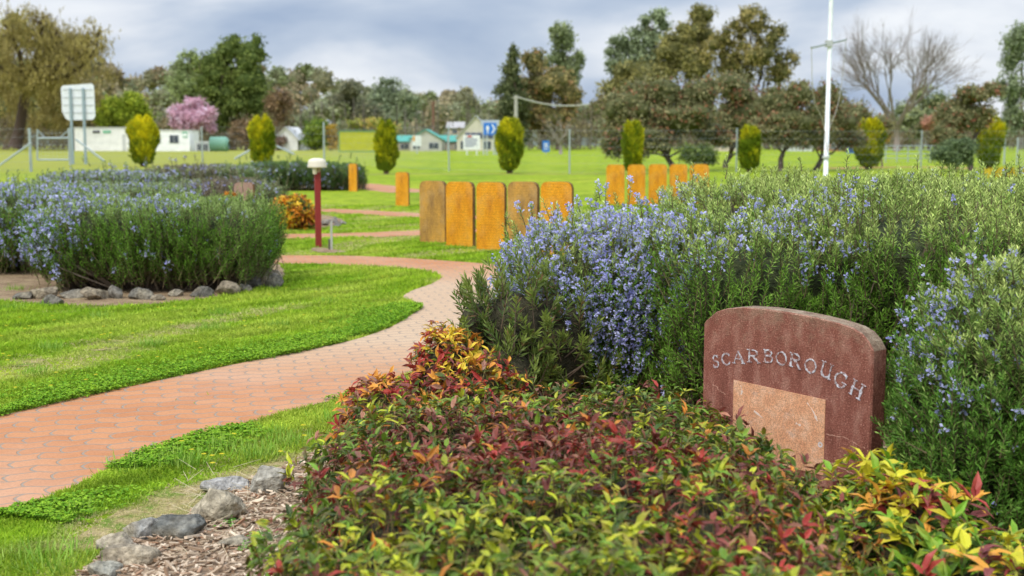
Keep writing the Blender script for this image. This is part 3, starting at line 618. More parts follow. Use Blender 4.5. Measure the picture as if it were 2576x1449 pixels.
    for c_ in ([(430, 640), (455, 660), (470, 672)], [(635, 700), (660, 712)], [(365, 515), (372, 540), (368, 560)], [(690, 600), (720, 640), (740, 690)]):
        sf = MB(); q = smooth_poly(np.array([on(*z) for z in c_]), 2); ribbon(q, .005, -.0042, sf, .9, (.74, .6, .5)); sf.build('scuff', mc, rt)
    for c_ in ([(225, 515), (250, 528), (262, 545), (290, 560)], [(779, 752), (830, 765), (880, 770), (920, 800), (970, 822)], [(775, 880), (830, 910), (900, 945), (966, 975)], [(180, 700), (230, 712), (260, 735)]):
        cr = MB(); q = np.array([on(*z) for z in c_]); q = smooth_poly(q, 2); q += jit.normal(size=q.shape) * .0025; ribbon(q, .0026, -.0012, cr, .7, (.50, .27, .19)); cr.build('crack', mc, rt)
memorial()

# ------------------------------------------------------------------ nandina
def nandina(label, blobs, n, colf, size, seed, p=2.4, name='nandina_bush', cat='nandina shrub', zmin=.03, lw=.36, inner=.8, outer=1.06):
    B = np.array(blobs, float); c = B[:, :3].mean(0); rt = empty(name, (c[0], c[1], 0), label, cat)
    pos, nn, r = sample(blobs, n, p, inner, outer, .17, 4.6, zmin, seed, .3)
    D = nrm(nn * .9 + np.array([0, 0, .55]) + r.normal(size=nn.shape) * .35); m = len(pos); mb = MB(); st = MB()
    sh = r.normal(size=m); PICK[0] = np.clip(.5 + .34 * nz(pos, 5.5, seed + 8, 2) + r.normal(size=m) * .22, 0, .999)
    for k in range(6):         # a fan of leaflets at each shoot tip
        an = k * 2.4 + r.uniform(0, 6.28, m); a = rand_perp(D, r)
        d = nrm(D * r.uniform(.15, .9, (m, 1)) + a * r.uniform(.5, 1.1, (m, 1)) + np.array([0, 0, -.12]))
        q = pos - D * (r.uniform(0, .5, m) * size * 1.1)[:, None]; L = size * r.uniform(.45, 1.25, m); W = L * lw * r.uniform(.8, 1.2, m)
        cc, tip = colf(pos, sh, r)
        mb.leaves(q, d, nrm(D + r.normal(size=D.shape) * .3 + np.array([0, 0, .4])), L, W, LEAF, cc, tipcol=tip)
    st.sticks(pos - D * size * 2.6, pos, .0018, .0009, col=mixc((.18, .08, .05), (.22, .2, .07), r.random(m)))
    mb.build('foliage', M_gloss, rt); st.build('stems', M_bark, rt)
    cm = MB(); core(cm, blobs, p, .7, col=(.045, .04, .018), zmin=.01, amp=.09, freq=3.2, seed=seed); cm.build('shade_core', M_core, rt); rebase(rt); return rt  # lumpy inner hull, coloured dark to imitate shade between the leaves
PICK = [None]
def pal(w, cols, r, m):
    """pick a colour per leaf with weights w (m,k)"""
    w = np.maximum(w, 0.001); w = w / w.sum(1, keepdims=True); u = r.random(m) if PICK[0] is None or len(PICK[0]) != m else np.where(r.random(m) < .72, PICK[0], r.random(m)); c = (np.cumsum(w, 1) < u[:, None]).sum(1)
    return np.array(cols)[np.minimum(c, len(cols) - 1)]
NC = [(.04, .10, .012), (.13, .235, .02), (.40, .44, .025), (.33, .035, .025), (.17, .042, .03), (.36, .165, .10), (.56, .22, .03)]
def main_col(q, sh, r):
    m = len(q); red = np.exp(-((q[:, 0] - .1) ** 2 / .35 + (q[:, 1] - 4.35) ** 2 / .22)) * 1.25 + .5 * nz(q, 1.6, 71, 2)
    g = nz(q, 1.5, 72, 2); rr = np.clip(red, 0, 1.3); low = np.clip((4.15 - q[:, 1]) * 1.1, 0, 1)
    back = np.clip((q[:, 1] - 4.75) * 2, 0, 1); w = np.c_[1.0 + .8 * g - rr * 1.0, 1.2 + .9 * g + .5 * low - rr * .9, .45 + .9 * g + 1.0 * low - rr * .4, .05 + rr * 1.2, .45 + rr * 1.1 - .15 * low, .2 + .5 * back + rr * .8, .1 + .2 * rr + .2 * back]
    c = pal(w, NC, r, m) * r.uniform(.5, 1.5, (m, 1)); tip = mixc(c, (.28, .09, .05), r.random(m) * .6); return c, tip
nandina('wide low nandina hedge with green, maroon and red leaves before the stone',
        [(-.13, 3.75, .08, .62, .95, .42), (.35, 3.95, .1, .72, 1.05, .42), (-.32, 5.05, .08, .5, .75, .34), (.35, 5.2, .08, .68, .6, .37), (.78, 4.7, .05, .36, .42, .33), (.2, 2.95, .1, .85, .6, .4)], 21000, main_col, .05, 41, inner=.76, outer=1.05)
def yel_col(q, sh, r):
    m = len(q); hi = np.clip((q[:, 2] - .33) * 5, 0, 1) * np.clip((q[:, 0] + .52) * 5, 0, 1)
    w = np.c_[.25 + 0 * hi, .3 + 0 * hi, .3 + hi * 2, .7 * (1 - hi) + .05, .6 * (1 - hi), .2 * (1 - hi), .7 + hi]
    c = pal(w, [NC[0], NC[1], (.75, .58, .04), (.42, .05, .04), (.22, .06, .05), (.35, .2, .14), (.7, .32, .04)], r, m); return c * r.uniform(.8, 1.15, (m, 1)), mixc(c, (.45, .1, .04), r.random(m) * .6)
nandina('small nandina with yellow and crimson leaves beside the path', [(-.34, 6.55, .22, .2, .22, .33), (-.18, 6.3, .12, .28, .3, .3), (-.62, 6.2, .08, .24, .3, .26)], 1700, yel_col, .055, 42)
def fr_col(q, sh, r):
    m = len(q); hi = np.clip((q[:, 2] - .2) * 6, 0, 1); g = nz(q, 2.5, 75, 2)
    w = np.c_[.9 * (1 - hi) + .25, .8 + .2 * g, .5 + hi + g * .8, .12 - g * .3, .16 - g * .2, .08 + 0 * hi, .15 + .3 * hi]
    c = pal(w, [(.06, .17, .02), (.2, .40, .03), (.62, .60, .03), (.42, .06, .05), (.22, .06, .06), (.55, .32, .24), (.75, .38, .05)], r, m); return c * r.uniform(.8, 1.15, (m, 1)), mixc(c, (.5, .12, .06), r.random(m) * .45)
nandina('nandina with large yellow and lime leaves in front of the right rosemary', [(1.28, 4.2, .04, .31, .38, .33), (1.55, 3.7, .0, .36, .5, .27), (1.2, 3.3, .0, .34, .45, .2)], 2600, fr_col, .075, 43, outer=1.12)
def or_col(q, sh, r):
    m = len(q); w = np.ones((m, 5)) * np.array([.5, .3, 1., 1.1, .8])
    c = pal(w, [(.07, .12, .02), (.2, .26, .03), (.80, .52, .03), (.72, .27, .02), (.30, .07, .03)], r, m); return c * r.uniform(.8, 1.2, (m, 1)), c
g = GY(738, 21.6)
nandina('round orange and yellow nandina behind the bollard light', [(g[0], g[1], .27, S(54, 21.6), .38, .31)], 1100, or_col, .085, 44, lw=.42)

# dark narrow-leaved shrub at the hedge end
def narrow():
    bl = [(.0, 6.85, .42, .3, .3, .4), (.25, 6.9, .4, .32, .3, .42), (-.18, 6.8, .5, .16, .2, .2), (-.05, 6.6, .25, .25, .25, .25)]
    rt = empty('bottlebrush_shrub', (.05, 6.85, 0), 'dark olive shrub with stiff narrow leaves at the flowering hedge end', 'shrub')
    pos, n, r = sample(bl, 330, 2.2, .85, 1.08, .1, 3, .08, 51)
    D = nrm(n * .7 + np.array([-.1, 0, .7]) + r.normal(size=n.shape) * .25); L = r.uniform(.12, .26, len(pos)); base = pos - D * (L * .7)[:, None]
    tone = r.random(len(pos))
    def colf(pp, t, i):
        c = mixc((.07, .12, .025), (.27, .33, .06), np.clip(tone[i] * .7 + t ** 2 * .35 + r.normal(size=len(t)) * .12, 0, 1)); return mixc(c, (.2, .09, .05), (r.random(len(t)) < .07) * .8)
    mb = MB(); sprigs(mb, base, D, L, 34, .062, .011, colf, r, phi=(62, 25)); mb.build('foliage', M_gloss, rt)
    st = MB(); st.sticks(base, base + D * (L * .9)[:, None], .003, .0015, col=(.2, .13, .08)); k = 60; j = r.integers(0, len(pos), k)
    st.sticks(np.c_[.05 + r.normal(size=k) * .1, 6.85 + r.normal(size=k) * .1, np.zeros(k)], pos[j], .006, .003, col=(.17, .12, .08)); st.build('stems', M_bark, rt)
    cm = MB(); core(cm, bl, 2.2, .66, (.045, .04, .02), .02); cm.build('shade_core', M_core, rt); rebase(rt)  # inner hull with the shrub's interior shade put into its dark colour
narrow()

# ------------------------------------------------------------------ rosemary bushes
def fl_end(q): return np.clip(.32 - (q[:, 0] - .75) * 1.0 + 1.3 * nz(q * [1, 1, .3], 2.4, 81, 2), 0, .9) * np.clip((q[:, 2] - .2) * 4, .15, 1)
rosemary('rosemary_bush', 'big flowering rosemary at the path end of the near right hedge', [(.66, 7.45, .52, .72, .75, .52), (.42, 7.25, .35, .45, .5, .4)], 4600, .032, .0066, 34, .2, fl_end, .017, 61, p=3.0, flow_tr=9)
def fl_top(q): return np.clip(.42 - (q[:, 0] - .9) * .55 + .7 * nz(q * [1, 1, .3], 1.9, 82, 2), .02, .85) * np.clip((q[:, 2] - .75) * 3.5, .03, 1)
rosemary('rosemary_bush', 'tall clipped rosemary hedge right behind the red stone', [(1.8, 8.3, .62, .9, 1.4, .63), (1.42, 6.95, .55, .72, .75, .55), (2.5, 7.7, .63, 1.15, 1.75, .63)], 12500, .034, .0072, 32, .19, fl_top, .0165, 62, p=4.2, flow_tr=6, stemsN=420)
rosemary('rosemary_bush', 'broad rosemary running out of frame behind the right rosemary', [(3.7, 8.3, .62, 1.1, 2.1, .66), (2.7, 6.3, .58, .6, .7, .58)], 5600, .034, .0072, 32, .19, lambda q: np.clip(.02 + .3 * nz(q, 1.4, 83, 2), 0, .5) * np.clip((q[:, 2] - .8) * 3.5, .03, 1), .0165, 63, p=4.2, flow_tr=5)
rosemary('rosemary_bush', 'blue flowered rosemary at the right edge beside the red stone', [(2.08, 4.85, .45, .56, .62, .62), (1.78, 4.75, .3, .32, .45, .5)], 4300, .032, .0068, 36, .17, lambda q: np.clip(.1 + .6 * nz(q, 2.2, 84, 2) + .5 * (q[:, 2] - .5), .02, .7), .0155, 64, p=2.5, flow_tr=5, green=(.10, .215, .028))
# left hedges
def L1f(q): return np.clip((-3.75 - q[:, 0]) * .9 + .2 * (q[:, 2] > .75) + .55 * nz(q, 1.4, 85, 2), .03, .7) * np.clip((q[:, 2] - .12) * 4, .1, 1)
bl1 = [(-3.16, 13.35, .47, .71, 1.0, .42), (-4.05, 13.4, .46, .9, 1.05, .41)]
rosemary('rosemary_bush', 'large vase shaped rosemary over the left rock edging, half in flower', bl1, 6800, .04, .009, 26, .27, L1f, .028, 65, p=4.6, stemsN=900, zlow=.24, pale=(.34, .42, .14), flow_tr=4)
rosemary('rosemary_bush', 'violet flowering rosemary cut by the left edge of the photo', [(-6.0, 15.4, .5, 1.3, 1.4, .45)], 3400, .045, .0105, 22, .26, lambda q: np.full(len(q), .6), .028, 66, p=3, flow_tr=4, pale=(.34, .42, .14))
def far_ros(label, x0, x1, ytop, Y, H, n, fp, seed, dep=1.0, brown=None, nl=.07, green=(.11, .18, .05), pale=(.36, .42, .2)):
    a, b = GY(x0, Y)[0], GY(x1, Y)[0]; k = max(1, int((b - a) / 2.0)); w = (b - a) / k
    H -= .2; bl = [(a + w * (i + .5), Y + dep * .6, H * .5, w * .62, dep, H * .5) for i in range(k)]; n = int(n * 1.5)
    rosemary('rosemary_bush', label, bl, n, nl, nl * .24, 14, .26, fp, nl * .5, seed, p=3.6, stemsN=80, flow_tr=3, brown=brown, green=green, pale=pale)
far_ros('low rosemary hedge across the left, just behind the nearest left hedges', -60, 420, 438, 19.8, 1.0, 2200, lambda q: np.clip(.35 + .5 * nz(q, .8, 90, 2), .05, .8), 67, 1.2)
far_ros('grey and brown dying rosemary hedge beside the pale marker stone', 380, 655, 430, 21.5, 1.0, 1800, lambda q: np.clip(-q[:, 0] * .5 - 2.3, .08, .6), 68, 1.3, brown=lambda q: np.clip(1.2 - np.abs(q[:, 0] + 4.9) * 1.6, 0, .75) + .15)
far_ros('thin lavender blue rosemary row in front of the galvanised gate', 110, 385, 413, 27.5, 1.02, 1200, lambda q: np.clip(.45 + .5 * nz(q, .8, 91, 2), .1, .8), 69, 1.0, nl=.08)
far_ros('distant rosemary row with brown tips below the leftmost golden conifer', 372, 625, 402, 34, 1.03, 1200, lambda q: np.clip(.35 + .5 * nz(q, .8, 92, 2), .1, .7), 70, 1.0, nl=.09, brown=lambda q: np.clip(-7.5 - q[:, 0], 0, .7))
far_ros('distant dark green rosemary hedge ending at the lone narrow slab', 612, 880, 400, 39, 1.03, 1700, lambda q: np.full(len(q), .16), 71, 1.2, nl=.09, green=(.07, .13, .03), pale=(.16, .24, .08))

# ------------------------------------------------------------------ rusted slabs and small markers
def slab(label, x0, x1, ytop, Y, rz, mat, group, t=.03, name='memorial_slab', H=None, W=None):
    xm = (x0 + x1) / 2; g = GY(xm, Y); top = P(xm, ytop, Y)[2] if H is None else H
    w = S(x1 - x0, Y) / 2 / max(.5, math.cos(rz)) if W is None else W / 2; c = w * .38
    o = [(-w, 0), (-w, top - c), (-w + c * .25, top - c * .35), (-w + c * .7, top - c * .06), (-w + c * 1.3, top), (w - c * 1.3, top), (w - c * .7, top - c * .06), (w - c * .25, top - c * .35), (w, top - c), (w, 0)]
    n = len(o); mb = MB(); v = [[s, -t, z] for s, z in o] + [[s, t, z] for s, z in o]
    mb.add(v, [list(range(n))[::-1]], mat=0); mb.Fc.append(np.array([[n + i for i in range(n)]]) + 0); mb.M.append(np.array([0]))
    mb.Fc.append(np.array([[i, i + 1, n + i + 1, n + i] for i in range(n - 1)])); mb.M.append(np.full(n - 1, 1))
    ob = mb.build(name, [mat, M_rustedge]); ob.location = (g[0], g[1], 0); ob.rotation_euler = (0, 0, rz); tag(ob, label, 'memorial slab', group)
gN = 'rusted steel slabs in the near row'
for i, (x0, x1, yt, Y, m, lb) in enumerate([
        (1060, 1126, 455, 18.9, M_rust2, 'brownish weathered steel slab, first from the left in the near row'),
        (1127, 1196, 457, 18.2, M_rust, 'bright orange slab with name lines, second in the near row'),
        (1203, 1275, 458, 17.7, M_rust, 'orange slab with name lines, third from the left in the near row'),
        (1282, 1357, 457, 17.3, M_rust2, 'streaky orange and brown slab, fourth in the near row'),
        (1365, 1443, 457, 16.9, M_rust, 'orange slab at the right end of the near row, behind rosemary')]):
    slab(lb, x0 - 2, x1 - 3, yt, Y, [-.42, -.5, -.4, -.46, -.38][i], m, gN, t=.042)
gF = 'rusted steel slabs in the far row'
for i, (x0, x1, lb) in enumerate([(1525, 1570, 'leftmost slab of the far row of five above the rosemary'), (1578, 1622, 'second slab from the left in the far row of five'), (1631, 1676, 'middle slab of the far row of five'),
                                  (1683, 1727, 'second slab from the right in the far row of five'), (1734, 1781, 'rightmost slab of the far row of five above the rosemary')]):
    slab(lb, x0, x1, 414 - (i > 1) * 1, 30 + i * .1, -.12, M_rust, gF, t=.04)
slab('lone narrow orange slab at the end of the far dark hedge', 880, 901, 412, 38.4, -.45, M_rust, None, t=.04)
slab('lone narrow orange slab standing on the lawn left of the near row', 997, 1030, 433, 29.4, -.3, M_rust, None, t=.04)
slab('small pale pink marker stone in front of the grey brown hedge', 592, 640, 459, 19.9, -.05, mottled('pink_stone', [(.3, (.28, .17, .13)), (.6, (.42, .27, .21))], 6), None, t=.05, name='marker_stone')
nandina('tiny orange bush left of the pink marker stone', [(*GY(580, 19.7)[:2], .62, .1, .1, .1)], 120, or_col, .07, 46, name='orange_bush', cat='shrub', lw=.4)

# bollard light
def bollard():
    Y = 18.1; g = GY(800, Y); rt = empty('bollard_light', g, 'red post light with cream mushroom cap on the lawn', 'bollard light')
    rt.rotation_euler = (0, 0, .3)
    def top(y): return P(800, y, Y)[2]
    m = MB(); m.box((0, 0, top(430) / 2), (.04, .04, top(430) / 2), (.26, .03, .025)); m.build('post', M_paint, rt)
    prof = [(.0, .125), (.035, .125), (.08, .118), (.118, .098), (.13, .06), (.132, .02), (.14, .0), (.132, -.012), (.06, -.012), (.0, -.01)]
    an = np.linspace(0, 2 * pi, 24, endpoint=False); z0 = top(420); v = np.array([[r_ * math.cos(a), r_ * math.sin(a), z0 + z] for r_, z in prof for a in an]); k = 24
    f = [[i * k + j, i * k + (j + 1) % k, (i + 1) * k + (j + 1) % k, (i + 1) * k + j] for i in range(len(prof) - 1) for j in range(k)]
    m = MB(); m.add(v, f, (.68, .62, .48)); m.build('cap', M_paint, rt, True)
    m = MB(); m.tube([(0, 0, top(430) - .02), (0, 0, z0)], .05, 12, (.4, .3, .2)); m.build('collar', M_paint, rt)
    m = MB(); m.tube([(-.045, -.06, z0 - .1), (-.045, -.06, z0 - .01)], [.028, .034], 10, (.62, .56, .38)); m.build('sensor', M_paint, rt)
bollard()
def stake():
    Y = 17.6; g = GY(833, Y); rt = empty('garden_stake', g, 'short grey metal stake beside the red post light', 'stake')
    m = MB(); m.box((0, 0, .2), (.013, .013, .2), (.5, .5, .47)); m.build('peg', M_metal, rt)
    m = MB(); m.box((-.035, .02, .075), (.012, .012, .075), (.14, .12, .1)); m.build('dark_peg', M_metal, rt)
stake()

# ------------------------------------------------------------------ trees
def bend(p, q, r, k=4, amp=.1):
    t = np.linspace(0, 1, k + 2)[:, None]; L = np.linalg.norm(q - p); m = np.array(p) * (1 - t) + np.array(q) * t
    m[1:-1] += r.normal(size=(k, 3)) * L * amp * .5; return m
def tree(label, foot, Y, blobs, n, cols, leafpx=8, seed=0, name='tree', cat='tree', trunk=.16, bark=(.16, .12, .08), group=None, gaps=.15, fork=.35, p=2.2, tips=None, inner=.5, dens=1., cullback=.15):
    """blobs in picture pixels (x, y, rx, ry) at depth Y; foot = x of the trunk's foot"""
    Y = max(Y * 2.35, 205) if Y >= 77 else Y; trunk = trunk * (1.6 if Y > 100 else 1); g = GY(foot, Y); rt = empty(name, g, label, cat, group); r = np.random.default_rng(seed); B = []
    for (x, y, rx, ry) in blobs:
        dy = r.uniform(-.35, .35) * S(rx, Y); c = P(x, y, Y + dy); B.append((c[0], c[1], c[2], S(rx, Y), S((rx + ry) / 2, Y), S(ry, Y)))
    B = np.array(B); # split each into sub-clumps for an uneven outline
    sub = []
    for b in B:
        for _ in range(9):
            q = nrm(r.normal(size=3)) * r.uniform(.45, .8); s = r.uniform(.36, .6); sub.append((*(b[:3] + q * b[3:]), *(b[3:] * s)))
    sub = np.array(sub); allb = np.vstack([np.c_[B[:, :3], B[:, 3:] * .92], sub])
    pos, nn, r2 = sample(allb, int(n * 2.0), p, inner, 1.08, .16, 14. / (S(80, Y)) * .12, max(.05, S(2, Y)), seed, cullback)
    keep = nz(pos, 1.6 / S(30, Y), seed + 3, 2) > (-1 + gaps * 1.9); pos, nn = pos[keep], nn[keep]; m = len(pos)
    tone = nz(pos, 1. / S(40, Y), seed + 7, 2); hi = r.normal(size=m) * .3
    c = mixc(cols[0], cols[1], .5 + .45 * tone + hi)
    if len(cols) > 2: c = mixc(c, cols[2], (nz(pos, 1.2 / S(30, Y), seed + 9, 2) + r.normal(size=m) * .45 > .75) * .75)
    c = c * r.uniform(.7, 1.3, (m, 1)); L = S(leafpx * 1.05, Y) * r.uniform(.6, 1.5, m); c = np.clip(c * 2.5, 0, .8)
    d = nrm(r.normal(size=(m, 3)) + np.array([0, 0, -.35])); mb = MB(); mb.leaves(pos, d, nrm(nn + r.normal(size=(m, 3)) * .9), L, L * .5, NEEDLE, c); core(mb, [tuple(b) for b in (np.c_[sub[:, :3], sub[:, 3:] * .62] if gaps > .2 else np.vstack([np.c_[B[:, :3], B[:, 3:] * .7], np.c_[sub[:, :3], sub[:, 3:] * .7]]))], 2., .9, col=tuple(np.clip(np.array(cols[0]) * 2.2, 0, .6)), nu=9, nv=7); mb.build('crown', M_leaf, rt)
    tm = MB(); top = B[:, :3].mean(0); f0 = np.array(g); fk = f0 * (1 - fork) + top * fork; fk[2] = max(fk[2], .25 * top[2]); pts = bend(f0, fk, r, 2, .12)
    tm.tube(pts, np.linspace(trunk * 1.25, trunk * .85, len(pts)), 8, bark)
    for b in B:
        q = bend(pts[-1 - int(r.integers(0, 2))], b[:3], r, 3, .14); tm.tube(q, np.linspace(trunk * .5, trunk * .1, len(q)), 6, bark, cap=False)
        for _ in range(5):
            e = b[:3] + nrm(r.normal(size=3)) * b[3:] * .8; s_ = q[int(r.integers(2, len(q)))]; w = bend(s_, e, r, 2, .15); tm.tube(w, np.linspace(trunk * .2, trunk * .05, len(w)), 4, bark, cap=False)
    tm.build('trunk', M_bark, rt, True); rebase(rt); return rt
def grow(mb, p, d, L, rad, lvl, r, col, spread=.55, up=.1, kids=3, twigs=None, shrink=.68):
    q = p + d * L; m = (p + q) / 2 + r.normal(size=3) * L * .06; mb.tube([p, m, q], [rad, rad * .85, rad * .7], 5 if lvl > 2 else 3, col, cap=False)
    if lvl == 0:
        if twigs is not None: twigs.append(q)
        return
    for k in range(kids if lvl < 4 else 2 + (r.random() < .5)):
        nd = nrm(d + r.normal(size=3) * spread + np.array([0, 0, up])); s = q if k else q; t = r.uniform(.55, 1) if k else 1
        grow(mb, p * (1 - t) + q * t, nd, L * shrink * r.uniform(.8, 1.2), rad * .6, lvl - 1, r, col, spread, up, kids, twigs, shrink)
def bare(label, foot, Y, hpx, seed, col, name='bare_tree', lvl=6, spread=.42, trunk=.2, splay=.5, n0=5, tpx=.28, kids=2, group=None):
    Y *= 1.9; trunk *= 1.7; r = np.random.default_rng(seed); g = GY(foot, Y); rt = empty(name, g, label, 'tree', group); H = S(hpx, Y); trunk *= .62; mb = MB(); t = H * tpx
    mb.tube([g, g + np.array([0, 0, t * .5]) + r.normal(size=3) * .03, g + np.array([0, 0, t])], [trunk * 1.3, trunk, trunk * .9], 8, col)
    for k in range(n0):
        a = 2 * pi * k / n0 + r.uniform(-.3, .3); d = nrm(np.array([math.cos(a) * splay, math.sin(a) * splay * .8, 1.]) + r.normal(size=3) * .1)
        grow(mb, g + np.array([0, 0, t * r.uniform(.75, 1)]), d, H * .2, trunk * .6, lvl, r, col, spread, .12, kids + 1 if lvl < 5 else kids, None, .78)
    mb.build('trunk', M_bark, rt, True); rebase(rt)
OL, OD, OB = (.13, .13, .04), (.05, .065, .02), (.2, .13, .06)

def willow():
    Y = 200; rt = empty('willow_tree', GY(45, Y), 'old willow with dark leaning trunk and drooping yellow olive strands, far left', 'tree'); r = np.random.default_rng(401); mb = MB()
    pp = lambda x, y, dy=0: P(x, y, Y + dy); col = (.075, .05, .035)
    tr = np.array([pp(38, 372), pp(48, 330), pp(58, 270), pp(66, 225)]); mb.tube(tr, [S(17, Y), S(13, Y), S(12, Y), S(12, Y)], 10, col)
    ends = []
    for e in ([(85, 205), (120, 185), (160, 165), (190, 130)], [(60, 190), (50, 140), (30, 90), (10, 60)], [(80, 180), (95, 130), (100, 90), (110, 60)], [(30, 200), (-10, 160), (-40, 110)], [(110, 200), (170, 190), (215, 160), (245, 115)], [(75, 200), (130, 130), (150, 90)]):
        q = np.array([tr[-1]] + [pp(x, y, -4 - 1.5 * k_) for k_, (x, y) in enumerate(e)]); mb.tube(q, np.linspace(S(9, Y), S(2, Y), len(q)), 6, col, cap=False)
        for _ in range(9):
            s = q[int(r.integers(1, len(q)))]; d = nrm(r.normal(size=3) * np.array([1, 1, .5]) + np.array([0, 0, .55])); tw = []
            grow(mb, s, d, S(26, Y) * r.uniform(.6, 1.2), S(2.2, Y), 2, r, col, .6, .1, 3, tw); ends += tw
    mb.build('trunk', M_bark, rt, True); ends = np.array(ends); k = len(ends); n = 9500
    e = ends[r.integers(0, k, n)] + r.normal(size=(n, 3)) * S(16, Y); ln = S(1, Y) * r.uniform(10, 48, n) * np.clip(1.2 - np.abs(e[:, 0] - GY(90, Y)[0]) / S(260, Y), .4, 1)
    kk_ = r.integers(0, 46, n); cl = np.array([P(x, y, Y) for x, y in zip(r.uniform(-60, 235, 46), r.uniform(60, 300, 46))]); rx_ = (cl[:, 0] - P(90, 100, Y)[0]) / S(165, Y); cl = cl[(rx_ ** 2 + ((P(90, 170, Y)[2] - cl[:, 2]) / S(150, Y)) ** 2) < 1.05]
    far_ = r.random(n) < .6; kk_ = kk_ % len(cl); e[far_] = cl[kk_[far_]] + r.normal(size=(far_.sum(), 3)) * S(17, Y); e[:, 1] += 7 * far_; kp = nz(e, .22, 404, 2) > -.45; e, ln = e[kp], ln[kp] * .8; n = len(e)
    c = mixc((.2, .165, .05), (.46, .38, .13), r.random(n)); sway = r.normal(size=(n, 2)) * .45
    m = MB(); up = r.random(n) < .1
    q = e + np.c_[sway * ln[:, None], np.where(up, ln * .4, -ln)]; q[:, 2] = np.maximum(q[:, 2], .6); m.sticks(e, q, S(.5, Y), S(.2, Y), col=c)
    j = r.random((n, 3)); 
    for a in range(3):
        w = e * (1 - j[:, a:a + 1]) + q * j[:, a:a + 1]; m.leaves(w, nrm(r.normal(size=(n, 3)) * .4 + np.array([0, 0, -1])), r.normal(size=(n, 3)), S(8, Y), S(2.6, Y), NEEDLE, c * 1.15)
    m.build('crown', M_leaf, rt); rebase(rt)
willow()
tree('olive crowned tree behind the willow at the left edge', 20, 96, [(15, 80, 60, 50), (-20, 150, 70, 70), (90, 95, 50, 35), (60, 200, 80, 60), (-10, 260, 80, 70), (110, 270, 70, 60)], 5200, [(.07, .075, .03), (.2, .19, .07), (.25, .2, .08)], 8, 402, trunk=.3, gaps=.33)
tree('brown twiggy tree right of the willow', 190, 98, [(215, 120, 45, 28), (190, 170, 50, 45), (215, 240, 55, 50), (170, 300, 60, 50)], 3300, [(.1, .085, .04), (.22, .17, .075)], 7, 403, trunk=.22, gaps=.4)
tree('large dark green casuarina with feathery top left of centre', 590, 92, [(580, 125, 38, 38), (630, 130, 40, 42), (540, 180, 55, 60), (625, 200, 65, 65), (575, 240, 80, 55), (650, 265, 45, 55), (540, 290, 60, 45)], 9000, [(.035, .05, .010), (.10, .12, .028)], 7, 404, trunk=.35, gaps=.15)
tree('lighter green gum left of the dark casuarina', 475, 97, [(470, 160, 32, 30), (455, 215, 45, 45), (490, 250, 40, 40)], 2900, [(.08, .1, .035), (.17, .2, .08)], 7, 405, trunk=.22, gaps=.22)
tree('lime green tree between the road sign and blossom tree', 342, 78, [(342, 262, 32, 30), (325, 290, 30, 28), (362, 290, 20, 26)], 2400, [(.09, .12, .01), (.2, .22, .02)], 7, 406, trunk=.15, gaps=.12)
tree('lime green tree just right of the white road sign', 275, 80, [(278, 265, 28, 26), (262, 292, 26, 26), (295, 302, 26, 20)], 1900, [(.08, .11, .01), (.18, .2, .02)], 7, 407, trunk=.15, gaps=.12)
tree('pink blossom tree behind the white cabin', 490, 86, [(487, 262, 30, 22), (455, 285, 30, 26), (515, 290, 32, 26), (485, 300, 42, 32), (530, 318, 18, 18), (452, 312, 22, 18)], 4200, [(.24, .135, .165), (.33, .225, .26)], 7, 408, name='blossom_tree', trunk=.14, bark=(.12, .08, .07), gaps=.2)
tree('round bright green tree right of the gabled white house', 795, 88, [(795, 325, 36, 32), (785, 350, 32, 28), (815, 345, 26, 26)], 2700, [(.035, .065, .01), (.11, .14, .018)], 7, 409, trunk=.16, gaps=.08)
tree('golden brown shrub between the green tree and yellow wall', 834, 84, [(833, 335, 15, 22), (834, 358, 17, 20)], 1000, [(.12, .08, .012), (.22, .145, .02)], 6, 410, name='shrub', cat='shrub', trunk=.06, gaps=.05)
tree('brown leafed tree behind the second golden conifer', 620, 84, [(620, 325, 40, 40), (705, 270, 40, 50)], 2600, [(.06, .04, .022), (.13, .085, .045)], 7, 411, trunk=.14, gaps=.3)
tree('grey green gum tree left of centre on the skyline', 985, 125, [(985, 225, 55, 25), (960, 262, 60, 32), (1025, 262, 35, 32), (985, 300, 75, 30)], 3800, [(.06, .075, .04), (.15, .17, .095)], 7, 412, trunk=.3, bark=(.35, .32, .27), gaps=.22)
tree('dark gum tree behind the yellow wall', 880, 120, [(880, 230, 40, 35), (850, 280, 50, 45), (920, 290, 45, 40)], 2900, [(.055, .06, .035), (.13, .12, .07)], 7, 413, trunk=.3, gaps=.2)
tree('brown and green bushes above the yellow wall', 945, 100, [(900, 315, 30, 16), (945, 312, 28, 16), (985, 322, 26, 14)], 1500, [(.1, .13, .02), (.28, .2, .06)], 6, 414, trunk=.1, gaps=.1)
tree('dark conical pine left in the tall central tree group', 1290, 88, [(1292, 140, 14, 28), (1288, 175, 24, 28), (1280, 220, 34, 32), (1285, 270, 48, 44), (1290, 325, 52, 40)], 5400, [(.028, .036, .014), (.08, .085, .035)], 7, 415, name='pine_tree', trunk=.22, gaps=.12)
tree('tall narrow gum at the right of the central tree group', 1405, 95, [(1410, 78, 30, 26), (1422, 115, 36, 34), (1442, 160, 26, 40), (1400, 165, 40, 36), (1415, 205, 44, 30)], 4800, [(.06, .075, .03), (.16, .18, .09)], 7, 416, trunk=.28, gaps=.22)
tree('bushy olive brown gum in the middle of the central group', 1370, 90, [(1345, 160, 38, 38), (1395, 205, 56, 42), (1345, 235, 54, 44), (1430, 245, 36, 38), (1380, 300, 80, 45), (1310, 280, 60, 50)], 8000, [(.055, .055, .02), (.17, .13, .05), (.2, .1, .05)], 7, 417, trunk=.3, gaps=.15)
